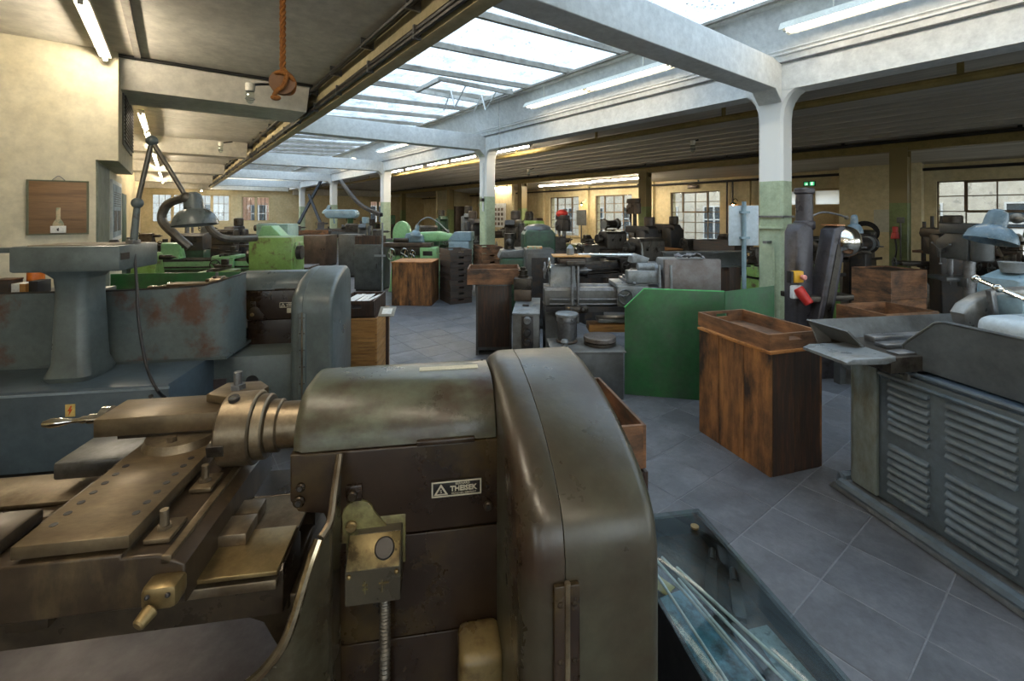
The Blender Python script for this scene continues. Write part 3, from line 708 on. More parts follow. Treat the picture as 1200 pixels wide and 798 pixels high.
    MB(o_).prism([(-.46, .77), (-.40, .74), (-.37, .68), (-.36, .50), (-.27, .50), (-.27, .80), (-.46, .80)], 'y', 1.14, 1.46, .006).build('bed_foot', M_brown, root)
    MB(o_).box(-.56, -.345, 1.065, 1.215, .905, .915, bev=.002).build('way_cover', M_brass, root)
    MB(o_).box(-.56, -.35, 1.075, 1.11, .865, .888, bev=.004).build('front_rail', M_steel, root)
    MB(o_).box(-.56, -.345, 1.22, 1.5, .893, .903).build('way_plate', M_steel, root)
    MB(o_).box(-.53, -.445, 1.16, 1.235, .914, .942, bev=.003).build('stop_block', M_steel, root)
    MB(o_).box(-.525, -.45, 1.25, 1.31, .905, .935, bev=.003).build('stop_block', M_steel, root)
    # saddle, cross slide, compound
    sad = [(-.86, .905), (-.505, .905), (-.505, .985), (-.555, 1.01), (-.62, 1.01), (-.62, 1.018), (-.86, 1.018)]
    MB(o_).prism(sad, 'y', 1.02, 1.52, .006).build('saddle', M_saddle, root)
    MB(o_).box(-1.42, -.858, 1.0205, 1.16, .905, 1.018, bev=.006).build('saddle_wing', M_saddle, root)
    MB(o_).box(-1.42, -.9, 1.012, 1.022, .93, .955, bev=.003).build('saddle_ledge', M_brown, root)
    MB(o_).box(-.83, -.755, 1.03, 1.12, .88, .906, bev=.003).build('clamp_foot', M_brown, root)
    cs = MB(o_).box(-.815, -.61, 1.025, 1.47, 1.026, 1.052, bev=.002).build('cross_slide', M_slide, root)
    MB(o_).prism([(-.80, 1.026), (-.625, 1.026), (-.66, 1.012), (-.765, 1.012)], 'y', 1.04, 1.48).build('dovetail', M_brown, root)
    sc = MB(o_)
    scm = MB(o_).cyl((0, 0, 0), (0, 0, .0015), .0075, seg=10).mesh('screw', M_rub)
    for row, x in ((0, -.785), (1, -.640)):
        for k in range(7):
            y = 1.085+k*.037+(.014 if row else 0)
            inst('screw', scm, cs, (x, y, 1.0515))
    for y in (1.085, 1.26):
        p_ = MB(o_).box(-.60, -.55, y-.035, y+.035, 1.012, 1.022, bev=.002).build('gib_plate', M_slide, root)
        MB(o_).cyl((-.578, y, 1.02), (-.578, y, 1.062), .0085, seg=10).cyl((-.578, y, 1.02), (-.578, y, 1.03), .014, seg=6).build('stud', M_steel, p_)
    MB(o_).box(-.553, -.53, 1.02, 1.5, .985, 1.006, bev=.004).build('guide_strip', M_slide, root)
    MB(o_).box(-1.42, -.855, 1.04, 1.16, 1.018, 1.05, bev=.008).build('saddle_cap', M_brown, root)
    MB(o_).ball((-.9, 1.06, 1.052), (.012, .012, .008), 10, 6).build('oiler', M_chrome, root)
    MB(o_).box(-1.06, -.80, 1.46, 1.66, .95, 1.0, bev=.008).build('taper_bracket', M_steelg, root)
    MB(o_).box(-1.62, -.87, 1.415, 1.57, .906, .918, bev=.004).build('rear_slide', M_steel, root)
    MB(o_).cyl((-.715, 1.44, 1.052), (-.715, 1.44, 1.072), .098, .09, seg=40).build('swivel_base', M_steel, root)
    MB(o_).cyl((-.72, 1.385, 1.07), (-.72, 1.385, 1.085), .013, seg=6).build('swivel_nut', M_steel, root)
    MB(o_).box(-.88, -.62, 1.43, 1.54, 1.068, 1.085).build('slide_guide', M_brown, root)
    MB(o_).box(-.93, -.60, 1.415, 1.555, 1.082, 1.132, bev=.003).build('compound_slide', M_slide, root)
    tp = MB(o_).prism([(-.68, 1.49), (-.6, 1.45), (-.54, 1.46), (-.52, 1.53), (-.56, 1.58), (-.66, 1.58)], 'z', 1.133, 1.158, .003).build('tool_clamp', M_slide, root)
    MB(o_).cyl((-.605, 1.52, 1.158), (-.605, 1.52, 1.172), .022, seg=6).cyl((-.605, 1.52, 1.17), (-.605, 1.52, 1.21), .012, seg=12).build('clamp_bolt', M_steelg, tp)
    hd = MB(o_).cyl((-.93, 1.485, 1.108), (-.95, 1.485, 1.108), .033, seg=20).cyl((-.95, 1.485, 1.108), (-.985, 1.485, 1.108), .014, seg=12)
    hd.revolve([(.008, 0), (.011, .02), (.007, .03), (.006, .05), (.012, .075), (.014, .10), (.008, .12), (0, .125)], (-.98, 1.485, 1.108), (-1, 0, -.05), 12)
    hd.build('feed_handle', M_chrome, root)
    # clamp lever block on the saddle
    cb = MB(o_).box(-.568, -.502, .98, 1.03, .925, .972, bev=.012).build('lever_block', M_brass, root)
    MB(o_).cyl((-.545, .982, .932), (-.555, .955, .922), .015, .012, seg=12, bev=.003).build('lever_knob', M_brass, cb)
    MB(o_).ball((-.552, .979, .957), .005, 8, 5).build('rivet', M_dark, cb); MB(o_).ball((-.516, .979, .957), .005, 8, 5).build('rivet', M_dark, cb)
    # chip pan and base
    MB(o_).box(-1.62, -.27, .90, 1.75, .46, .475).box(-1.62, -.27, .89, .90, .46, .53).box(-1.62, -.27, 1.75, 1.76, .46, .6).build('chip_pan', M_pan, root)
    MB(o_).box(-1.6, -.3, 1.05, 1.65, 0, .46, bev=.01).build('base', M_brown if front else M_gpaint, root)
    MB(o_).box(-1.62, -1.3, 1.14, 1.46, .475, .77, bev=.01).build('bed_pedestal', M_brown, root)

# ---------------- the lathe in front
OX, OY = 0.0, 1.35
L1 = thing('lathe', 'large olive and brown lathe with steel chuck, nearest in the foreground', 'lathe', mw(OX, OY), MR)
off1 = (-OX, -OY, 0)
theisen_lathe(L1, off1, True)
MB(off1).box(-.05, .125, 1.372, 1.402, 1.229, 1.2318).build('paper_strip', M_wtape, L1)
# switch box
sb = MB(off1).prism([(1.125, .765), (1.2, .765), (1.2, .905), (1.175, .90), (1.125, .845)], 'x', -.215, -.085, .004).build('switch_box', M_swbox, L1)
MB(off1).box(-.225, -.078, 1.196, 1.206, .80, .925, bev=.003).build('mounting_plate', M_ygreen, sb)
lidq = Matrix.Rotation(math.atan2(.063, .055), 4, 'X')
MB(off1).box(-.212, -.088, 1.149-.036, 1.149+.036, .871, .877, bev=.002, rot=lidq, piv=(-.15, 1.149, .873)).build('box_lid', mat('aged_brass_lid', '6f6140', '7d6e4b', '453820', rough=.36, metal=.6, scale=9, amt3=.4), sb)
nrm = Vector((0, -.063, .055)).normalized()
pb = Vector((-.125, 1.149, .876))
MB(off1).cyl(pb, pb+nrm*.012, .024, seg=20, bev=.003).cyl(pb+nrm*.01, pb+nrm*.014, .016, seg=16).build('push_button', M_dark, sb)
for x in (-.205, -.095): MB(off1).ball((x, 1.124, .835), .006, 8, 5).build('screw', M_brass, sb)
MB(off1).box(-.17, -.167, 1.122, 1.126, .79, .82).box(-.174, -.162, 1.122, 1.126, .80, .803).box(-.174, -.162, 1.122, 1.126, .81, .813).box(-.13, -.127, 1.122, 1.126, .79, .818).box(-.136, -.112, 1.122, 1.126, .81, .813).build('engraved_mark', M_ygreen, sb)
hs = MB(off1); hp_ = [(-.125, 1.15, .775), (-.125, 1.15, .6), (-.128, 1.152, .3), (-.125, 1.16, .05)]
hs.tube(hp_, lambda t: .0125+.0018*math.sin(t*420), 10, n=44).build('flexible_conduit', M_hose, L1)
MB(off1).box(.055, .164, 1.09, 1.21, .03, .625, bev=.022, seg=3).build('motor_cover', mat('motor_cover_paint', '6a5b3c', '796a48', '46361f', rough=.32, scale=4, amt3=.35), L1)
# splash guard sheet with rolled rim
def w2m(v, off): return Vector((v.x*MC+v.y*MS, -v.x*MS+v.y*MC, v.z))
rim = [w2m(at(px, py, Y), 0) for px, py, Y in ((398, 532, 1.13), (392, 575, 1.09), (387, 610, 1.055), (376, 630, 1.025), (363, 668, .995), (345, 728, .965), (330, 761, .955), (298, 796, .95), (250, 825, .95), (190, 842, .96))]
gd = MB(off1).curtain(rim, .30, .006, n=6).build('splash_guard', M_guard, L1)
MB(off1).tube([r + Vector((-.004, -.004, 0)) for r in rim[3:]], .0105, 8, n=6).build('rolled_rim', M_rim, gd)
MB(off1).tube(rim[:4], .009, 8, n=6).build('rolled_rim', M_steel, gd)

# ---------------- the grey lathe behind it, with base cabinet, guard and pedestal table
O2 = (-1.197, 3.95)
L2 = thing('lathe', 'grey-green lathe with pedestal table and blue-grey base cabinet, behind the front lathe', 'lathe', mw(*O2), MR)
theisen_lathe(L2, off1, False)
off2 = (-O2[0], -O2[1], 0)
gp = catmull([(-3.0, 3.38, 1.19), (-2.4, 3.375, 1.19), (-2.0, 3.375, 1.192), (-1.62, 3.375, 1.205), (-1.51, 3.39, 1.222), (-1.45, 3.44, 1.24), (-1.425, 3.53, 1.25), (-1.42, 3.7, 1.25)], 6)
g2 = MB(off2).curtain(gp, lambda t: .72, .008, smooth=False).build('splash_guard', M_grust, L2)
MB(off2).tube(gp, .007, 6, smooth=False).build('guard_rim', M_dark, g2)
MB(off2).box(-3.0, -1.42, 3.38, 4.2, .70, .72).build('guard_floor', M_gpaint, L2)
bc = MB(off2).box(-3.3, -1.55, 2.95, 3.75, .24, .70, bev=.008).build('base_cabinet', M_gblue, L2)
MB(off2).box(-3.3, -1.545, 2.942, 2.952, .672, .684).build('cabinet_bead', mat('bead_blue', '7d8b95', '8996a0', rough=.35), bc)
MB(off2).box(-3.25, -1.6, 3.05, 3.7, 0, .24).build('plinth', M_dark, L2)
wl = MB(off2).box(-2.075, -2.027, 2.946, 2.951, .545, .615).build('warning_label', M_warn, bc)
MB(off2).prism([(-2.047, .607), (-2.062, .578), (-2.052, .578), (-2.058, .552), (-2.038, .588), (-2.048, .588), (-2.040, .607)], 'y', 2.943, 2.9465).build('lightning_bolt', M_red2, wl)
MB(off2).cyl((-1.64, 2.951, .635), (-1.64, 2.94, .635), .011, seg=12).build('cabinet_lock', M_dark, bc)
MB(off2).box(-1.655, -1.03, 3.5, 4.25, 0, .68, bev=.012).build('front_base', M_gpaint, L2)
MB(off2).cyl((-1.30, 3.503, .50), (-1.30, 3.497, .50), .042, seg=22).build('base_hole', M_rub, L2)
MB(off2).box(-1.155, -1.09, 3.785, 3.80, .92, .955).build('data_plate', M_wtape, L2)
# pedestal and table
pd = MB(off2)
def sec(z, x0, x1, y0, y1, r=.05):
    pts = arc(x1-r, y1-r, r, 0, 90, 4)+arc(x0+r, y1-r, r, 90, 180, 4)+arc(x0+r, y0+r, r, 180, 270, 4)+arc(x1-r, y0+r, r, 270, 360, 4)
    return [pd.v((p[0], p[1], z)) for p in pts]
rg = [sec(.70, -2.27, -2.05, 3.06, 3.33), sec(.73, -2.285, -2.04, 3.05, 3.34), sec(.80, -2.265, -2.06, 3.075, 3.315), sec(1.22, -2.25, -2.075, 3.085, 3.30), sec(1.31, -2.255, -2.07, 3.08, 3.30), sec(1.345, -2.285, -2.04, 3.06, 3.31), sec(1.368, -2.32, -1.98, 3.04, 3.315)]
for a_, b_ in zip(rg, rg[1:]):
    n = len(a_)
    for i in range(n): pd.bm.faces.new((a_[i], a_[(i+1) % n], b_[(i+1) % n], b_[i]))
pd.bm.faces.new(rg[0][::-1]); pd.bm.faces.new(rg[-1]); pd.build('pedestal', M_gpaint, L2)
tb = MB(off2).box(-2.354, -1.805, 2.95, 3.32, 1.366, 1.512, bev=.012).build('pedestal_table', M_gpaint, L2)
MB(off2).box(-2.30, -1.86, 3.0, 3.29, 1.511, 1.516).build('rubber_mat', mat('brown_mat', '6b5c4a', '75664f', rough=.6, scale=8), tb)
MB(off2).box(-2.9, -2.35, 2.99, 3.05, 1.475, 1.505, bev=.005).build('swing_arm', M_gpaint, L2)
MB(off2).cyl((-2.05, 3.3, 1.512), (-2.05, 3.3, 1.53), .03, .02, seg=14).build('table_knob', M_dark, tb)
MB(off2).box(-1.83, -1.80, 2.96, 3.03, 1.43, 1.47).build('table_notch', M_dark, tb)

# ---------------- articulated lamps
M_lampg = mat('lamp_grey_enamel', '525957', '5e6563', '47453f', rough=.32, scale=8, amt3=.25)
M_lampb = mat('lamp_blue_enamel', '4e626e', '5a6e7a', '7a7e7c', rough=.3, scale=7, amt3=.22, w3=.05)
M_bulb = emis('lamp_bulb_off', 'd9d2bd', 0.0)
def shade_prof(r, h): return [(r*.26, h), (r*.34, h*.97), (r*.42, h*.78), (r*.44, h*.5), (r*.62, h*.46), (r*.86, h*.3), (r*.97, h*.12), (r, 0), (r*.97, .002), (r*.93, h*.12), (r*.8, h*.29), (r*.55, h*.42), (r*.3, h*.44)]
def desk_lamp(label, pts, head, r, h, m, tilt=(0, 0, 1), rad=.011, clamp=True, name='work_lamp', smooth=False, bulb=None):
    base = Vector(pts[0]); t = thing(name, label, 'lamp', base)
    P = [Vector(p)-base for p in pts]; H = Vector(head)-base
    if clamp: MB().box(-.025, .025, -.03, .03, -.02, .05, bev=.006).build('clamp', M_steelg, t)
    if smooth: MB().tube(P, rad, 8, n=8).build('gooseneck', m if smooth == 2 else M_steelg, t)
    else:
        for i in range(len(P)-1):
            MB().cyl(P[i], P[i+1], rad*(1.25 if i == 0 else .8), rad*(1.0 if i == 0 else .8), seg=10).build('arm', m if i == 0 else M_hose, t)
            if i: MB().ball(P[i], rad*2, 10, 7).build('joint', m, t)
    s_ = MB().revolve(shade_prof(r, h), H, tilt, 28, cap=False).build('shade', m, t, ang=40)
    k = Vector(tilt).normalized()
    MB().cyl(H+k*h*.94, H+k*h*1.03, r*.27, r*.2, seg=16).build('shade_cap', m, s_)
    MB().ball(H+k*h*.25, (r*.26,)*3, 12, 8).build('bulb', bulb or M_bulb, t)
    MB().ball(P[-1], rad*2.2, 10, 7).build('joint', M_hose, t)
    return t
desk_lamp('grey dome work lamp on a jointed arm clamped to the pedestal table', [at(156, 290, 2.80), at(161, 238, 2.80), at(178, 165, 2.82), at(219, 232, 2.86)], at(229, 264, 2.88), .128, .205, M_lampg, (-.12, .05, 1), rad=.017)
cb_ = MB().tube([at(157, 290, 2.76), at(160, 330, 2.72), at(163, 380, 2.66), at(172, 430, 2.60), at(185, 458, 2.50), at(194, 466, 2.62)], .008, 6)
tag(cb_.build('power_cable', M_rub), 'black cable hanging from the lamp down over the grey guard', 'cable')
# ================================================================== WOODEN CHESTS, CRATES, SHEETS
M_wood = mat('weathered_orange_wood', 'a26d3c', '76502e', '251911', rough=.62, scale=3.2, stretch=(7, 7, .7), amt3=.46, sc3=2.6, w3=.12, st3=(2.2, 2.2, .9), bump=.3, bsc=12, vary=.18)
M_woodh = mat('weathered_wood_sideways', '966742', '745238', '30241b', rough=.62, scale=3.2, stretch=(.8, .8, 7), amt3=.44, sc3=3, w3=.14, st3=(1.2, 1.2, 2.5), bump=.3, bsc=12, vary=.2)
M_woodd = mat('dark_stained_wood', '2b211c', '382b23', '5b3a26', rough=.5, scale=3, stretch=(6, 6, .6), amt3=.22, w3=.14, bump=.2, bsc=12, vary=.15)
M_woodk = mat('blackened_crate_wood', '3a332e', '4a4038', '6b4630', rough=.6, scale=4, stretch=(.6, .6, 6), amt3=.18, w3=.1, bump=.25, bsc=14, vary=.22)
M_woody = mat('pale_yellow_wood', 'b98a50', 'a5763f', '6f4a2a', rough=.6, scale=3, stretch=(.6, .6, 7), amt3=.25, w3=.12, bump=.2, bsc=12, vary=.12)
M_edge = mat('raw_wood_edge', 'b0773f', '9a6433', '6b4324', rough=.65, scale=6, stretch=(1, 1, 5), amt3=.3)
M_white_p = mat('white_paper', 'dcdcd8', 'e6e6e2', 'c4c4c2', rough=.7, scale=5, amt3=.2)
M_green = mat('green_sheet_paint', '265a31', '2f673b', '405240', rough=.4, metal=.1, scale=2.2, amt3=.3, w3=.2, bump=.05)
M_greenl = mat('light_green_paint', '7fae78', '8dba85', '6a7f5c', rough=.36, scale=3, amt3=.2, w3=.1)
M_greeny = mat('yellow_green_machine_paint', '6f8f4a', '7d9d57', '5b4a33', rough=.38, scale=3.5, amt3=.28, w3=.06)
M_greend = mat('dark_green_paint', '26432f', '305038', '1f2a22', rough=.4, scale=3, amt3=.3, w3=.12)
M_teal = mat('pale_teal_paint', '7f9c8f', '8ba89b', '6d877b', rough=.4, scale=2, amt3=.25, w3=.15)
M_bluel = mat('light_blue_grey_paint', '708791', '7e959f', '5f727b', rough=.35, scale=3, amt3=.25, w3=.1)
M_cabg = mat('dark_grey_cabinet', '4a4c4c', '565959', '3b3b3a', rough=.38, metal=.25, scale=2.5, amt3=.3, w3=.15)
M_cabm = mat('mid_grey_cabinet', '5f605e', '6b6c6a', '4d4b46', rough=.42, metal=.15, scale=3, amt3=.3, w3=.15)
M_brcab = mat('bronze_brown_cabinet', '4f4238', '5d4f43', '3c332c', rough=.38, metal=.3, scale=2.5, amt3=.35, w3=.15)
M_lgrey = mat('pale_grey_machine', '7a7f81', '888d8f', '5e5c58', rough=.35, metal=.2, scale=4, amt3=.25, w3=.12)
M_red = mat('signal_red', 'b32a24', 'c0342d', rough=.4)
M_yel = mat('switch_yellow', 'd29a1e', 'dba52a', rough=.45)
M_orange = mat('orange_plastic', 'c4661d', 'd07425', rough=.4)
M_olivem = mat('olive_machine_paint', '5d6237', '6a6f42', '40402a', rough=.42, scale=3, amt3=.3, w3=.12)

def chest(label, loc, rz, w, d, h, nl, nf, ml, mf, name='wooden_chest', lid=True, mlid=None, horiz=False):
    """closed box of boards standing on the floor; left (-x) and front (-y) boards are separate pieces"""
    t = thing(name, label, 'chest', loc, rz); th = .02
    MB().box(-w/2+th, w/2-th, -d/2+th, d/2-th, .01, h-.02).build('carcass', M_woodd, t)
    def run(n, length): 
        cut = [0]+sorted((k+random.uniform(-.12, .12))/n for k in range(1, n))+[1]; return [(c0*length, c1*length) for c0, c1 in zip(cut, cut[1:])]
    for sx in (-1, 1):
        for a0, a1 in run(nl, d if not horiz else h):
            if horiz: MB().box(sx*(w/2-th), sx*w/2, -d/2, d/2, a0+.002, a1-.002, bev=.002, seg=1).build('board', ml, t)
            else: MB().box(sx*(w/2-th), sx*w/2, -d/2+a0+.003, -d/2+a1-.003, 0, h-.015, bev=.002, seg=1).build('board', ml, t)
    for sy in (-1, 1):
        for a0, a1 in run(nf, (w-2*th) if not horiz else h):
            if horiz: MB().box(-w/2+th, w/2-th, sy*(d/2-th), sy*d/2, a0+.002, a1-.002, bev=.002, seg=1).build('board', mf, t)
            else: MB().box(-w/2+th+a0+.002, -w/2+th+a1-.002, sy*(d/2-th), sy*d/2, 0, h-.015, bev=.002, seg=1).build('board', mf, t)
    if lid: MB().box(-w/2-.008, w/2+.008, -d/2-.008, d/2+.008, h-.015, h+.006, bev=.003).build('lid', mlid or M_edge, t)
    return t
def crate(label, loc, rz, w, d, h, m, group=None, th=.016, slot=True, cat='crate', rim=None, name='wooden_crate', tiltx=0):
    """open tray with hand slots in the two short (+-y) ends"""
    t = thing(name, label, cat, loc, rz, group); 
    if tiltx: t.rotation_euler = (tiltx, 0, rz)
    for sx in (-1, 1): MB().box(sx*(w/2-th), sx*w/2, -d/2, d/2, 0, h, bev=.002, seg=1).build('side_board', m, t)
    for sy in (-1, 1):
        y0, y1 = sy*(d/2-th), sy*d/2; e = MB(); i0 = -w/2+th; i1 = w/2-th
        if slot:
            s0, s1 = -.055, .055; z0, z1 = h*.55, h*.8
            e.prism([(i0, 0), (i1, 0), (i1, h), (i0, h)], 'y', y0, y1) if w < .2 else (e.box(i0, i1, y0, y1, 0, z0), e.box(i0, i1, y0, y1, z1, h), e.box(i0, s0, y0, y1, z0, z1), e.box(s1, i1, y0, y1, z0, z1))
        else: e.box(i0, i1, y0, y1, 0, h)
        e.build('end_board', m, t)
    MB().box(-w/2+th, w/2-th, -d/2+th, d/2-th, .004, .016).build('bottom_board', m, t)
    return t
def Rv(rz, x, y): return Vector((x*math.cos(rz)-y*math.sin(rz), x*math.sin(rz)+y*math.cos(rz), 0))

# chest with open tray, right foreground
rz = R(17.5); Fc = Vector((1.6615, 2.906, 0)); cc = Fc+Rv(rz, .223, .3315)
chest('tall weathered orange wooden chest right of the green screen', cc, rz, .446, .663, .806, 3, 2, M_wood, M_woodd)
crate('open wooden tray lying on the tall orange chest', cc+Vector((.0, .02, .812)), R(15), .43, .70, .105, M_woodh)
# wood crates behind the lathe's belt cover
b2 = at(745, 560, 2.25); b2.z = 0
chest('low wooden box under another one behind the front lathe', (b2.x-.26, 2.36, 0), R(9), .46, .62, .52, 1, 1, M_woodd, M_woodd, name='wooden_box', lid=False)
crate('upper open wooden box stacked behind the front lathe', (b2.x-.27, 2.36, .522), R(9), .46, .62, .20, M_woodh, slot=False)
# chest before the green grinder
f2 = Vector((-2.22, 8.34, 0)); rz = R(-3)
chest('orange-brown wooden chest in front of the green grinding machine', f2+Rv(rz, .37, .33), rz, .74, .66, .80, 2, 5, M_wood, M_wood, mlid=M_edge)
# stack of black trays
rz = R(26); sc_ = Vector((-1.04, 8.36, 0))+Rv(rz, -.29, .0)
for k in range(9):
    c = Vector((-1.10, 8.78, .002+k*.113)); 
    crate(['lowest', 'second', 'third', 'fourth', 'fifth', 'sixth', 'seventh', 'eighth', 'topmost'][k]+(' black wooden tray of the tall stack beside the orange chest' if k in (0, 8) else ' black wooden tray from the floor in the tall stack'), c+Vector((random.uniform(-.006, .006), random.uniform(-.006, .006), 0)), R(28+random.uniform(-1.2, 1.2)), .44, .60, .108, M_woodk, 'trays in the tall stack')
for k in range(3):
    crate(['bottom', 'middle', 'top'][k]+' brown wooden tray of the short stack left of the second column', (-.5, 9.45, .62+k*.137), R(20), .44, .60, .13, M_woodh, 'trays in the short stack')
t = thing('tray_stand', 'low dark stand under the short stack of brown trays', 'stand', (-.5, 9.45, 0), R(20))
MB().box(-.2, .2, -.28, .28, .57, .618).build('top', M_cabg, t)
for sx in (-1, 1):
    for sy in (-1, 1): MB().box(sx*.2-.02*sx, sx*.2, sy*.28-.02*sy, sy*.28, 0, .57).build('leg', M_cabg, t)
# light wooden crates and paper tray left of the aisle
chest('pale wooden crate beside the grey lathe at the aisle', (-1.56, 4.78, 0), R(4), .40, .62, .66, 3, 3, M_woody, M_woody, horiz=True, lid=False, name='wooden_crate')
crate('dark open tray holding white paper strips on the pale crate', (-1.58, 4.79, .664), R(4), .36, .56, .16, M_woodd)
for k in range(5):
    o = MB().box(-.022, .022, -.22, .22, 0, .004).build('paper_strip', M_white_p, None, (-1.69+k*.055, 4.79, .80+.004*(k % 2)), (0, R(random.uniform(-4, 4)), R(random.uniform(-10, 10)+4)))
    tag(o, ['first', 'second', 'third', 'fourth', 'fifth'][k]+' white paper strip from the left in the dark tray', 'paper', 'paper strips in the tray')
# label stand at the aisle
t = thing('label_stand', 'thin brown post with a tilted label plate at the aisle', 'sign', (-1.18, 4.28, 0))
MB().box(-.012, .012, -.012, .012, .01, .76).build('post', M_woodd, t)
MB().box(-.1, .1, -.1, .1, 0, .012).build('foot', M_dark, t)
q = Matrix.Rotation(R(35), 4, 'X'); pl = MB().box(-.075, .075, -.06, .06, .765, .775, bev=.002, rot=q, piv=(0, 0, .77)).build('plate', mat('label_plate', '8d8a80', '98958b', rough=.4), t)
MB().box(-.045, .045, -.035, .035, .7755, .7775, rot=q, piv=(0, 0, .77)).build('paper', M_white_p, pl)
# thin white post with chain
t = thing('barrier_post', 'thin white barrier post left of the orange chest', 'post', (at(448, 300, 7.3).x, 7.3, 0))
MB().cyl((0, 0, 0), (0, 0, 1.55), .016, seg=10).build('pole', M_lgrey, t); MB().cyl((0, 0, 0), (0, 0, .02), .12, seg=18).build('foot', M_lgrey, t)
MB().box(-.13, .05, -.012, .012, 1.0, 1.03).build('crossbar', M_lgrey, t)

# green sheet-metal screen: two leaves
t = thing('green_screen', 'green sheet metal screen of two leaves behind the wooden chest', 'screen')
p0 = Vector((1.054, 4.23, 0)); p1 = Vector((1.90, 4.05, 0)); p2 = Vector((2.50, 4.32, 0))
def leaf(a, b, prof, nm):
    d = (b-a); L = d.length; ang = math.atan2(d.y, d.x)
    return MB().prism([(u*L, z) for u, z in prof], 'y', -.006, .006, .002).build(nm, M_green, t, a, (0, 0, ang))
leaf(p0, p1, [(0, .01), (1, .01), (1, 1.0), (.2, 1.0), (0, .82)], 'screen_leaf')
leaf(p1, p2, [(.004, .01), (1, .01), (1, 1.01), (.004, 1.0)], 'screen_leaf')
MB().tube([p0+Vector((0, 0, .82)), p0+(p1-p0)*.2+Vector((0, 0, 1)), p1+Vector((0, 0, 1))], .007, 6, smooth=False).build('rim', mat('green_rim', '3c9a50', '46a65a', rough=.35), t)

# dark cabinet with a tray on top
rz = R(2); c0 = Vector((-.225, 5.62, 0))
t = thing('tool_cabinet', 'tall black-brown wooden cabinet in the middle of the aisle', 'cabinet', c0, rz)
MB().box(-.215, .215, -.2, .25, .06, .85, bev=.004).build('body', M_cabg, t)
MB().box(-.19, .19, -.206, -.2, .10, .83, bev=.002).build('door', M_woodd, t)
for sx in (-1, 1): MB().box(sx*.215-.03*sx, sx*.215, -.2, .25, 0, .06).build('foot', M_cabg, t)
crate('brown wooden tray on top of the black-brown cabinet', c0+Vector((.0, .0, .853)), rz+PI/2, .50, .63, .185, M_woodh, slot=False)

# ---------------- things round the mid-grey lathe
t = thing('electric_cabinet', 'grey steel switch cabinet with knobs in front of the grey lathe', 'cabinet', (.17, 5.0, 0), R(-4))
MB().box(-.135, .135, -.42, .42, .04, .675, bev=.006).build('body', M_cabm, t)
MB().box(-.14, .14, -.43, .43, .675, .69, bev=.004).build('top', M_lgrey, t)
MB().box(-.125, .125, -.40, .40, 0, .04).build('plinth', M_dark, t)
dp = MB().box(-.045, .075, -.432, -.42, .16, .66, bev=.004).build('switch_panel', M_dark, t)
for k, z in enumerate((.62, .5, .4)): MB().cyl((.015, -.432, z), (.015, -.48, z), .04, .034, seg=16, bev=.006).build('rotary_knob', M_lgrey if k == 0 else M_dark, dp)
lv = MB().box(-.04, .07, -.437, -.43, 0, .012).mesh('louvre', M_cabm)
for k in range(5): inst('louvre', lv, dp, (0, 0, .18+k*.032))
MB().box(-.05, .02, -.1, -.06, .692, .71, bev=.006).build('handle', M_dark, t)
t = thing('clamp_block', 'dark steel block with a stacked bolt standing on the switch cabinet', 'fixture', (.13, 5.28, .692), R(-4))
MB().box(-.1, .1, -.09, .09, 0, .13, bev=.006).build('base', M_brcab, t); MB().box(-.105, .105, -.095, .095, .13, .26, bev=.012).build('cap_block', M_cast, t)
MB().cyl((0, 0, .26), (0, 0, .29), .06, seg=18).cyl((0, 0, .29), (0, 0, .33), .045, seg=6).cyl((0, 0, .33), (0, 0, .345), .055, seg=16).cyl((0, 0, .345), (0, 0, .38), .03, seg=10).build('bolt_stack', M_cast, t)

t = thing('machine_pedestal', 'low dark steel cupboard carrying the pot and disc', 'cupboard', (.70, 4.33, 0), R(2))
MB().box(-.33, .31, -.22, .22, 0, .43, bev=.006).build('body', M_cabg, t)
MB().box(-.35, .33, -.24, .24, .43, .447, bev=.006).build('top', M_cabm, t)
t = thing('steel_pot', 'lidded grey steel pot standing on the low dark cupboard', 'pot', (.535, 4.42, .448))
MB().revolve([(.085, 0), (.09, .01), (.092, .2), (.10, .205), (.102, .245), (.1, .25)], seg=28).build('body', M_steelg, t)
MB().revolve([(.108, .252), (.112, .257), (.112, .275), (.1, .283), (0, .285)], seg=28).build('lid', M_lgrey, t)
MB().torus((0, 0, .012), .095, .012).build('base_ring', M_brcab, t)
t = thing('face_plate', 'thick round steel disc lying on the low dark cupboard', 'disc', (.84, 4.33, .448))
MB().revolve([(.145, .0), (.15, .006), (.15, .03), (.135, .036)], seg=36).build('lower_disc', M_cast, t)
MB().revolve([(.135, .036), (.152, .042), (.152, .075), (.148, .08), (.02, .082)], seg=36).build('upper_disc', mat('disc_steel', '7a716a', '88807a', '5f564f', rough=.4, metal=.6, scale=9, amt3=.3), t)
t = thing('valve_knob', 'small round valve knob on the low dark cupboard', 'knob', (.49, 4.2, .448))
MB().cyl((0, 0, 0), (0, 0, .03), .03, seg=14).cyl((0, 0, .03), (0, 0, .05), .02, seg=12).revolve([(.034, .05), (.038, .06), (.03, .078), (0, .08)], seg=14).build('knob', M_lgrey, t)

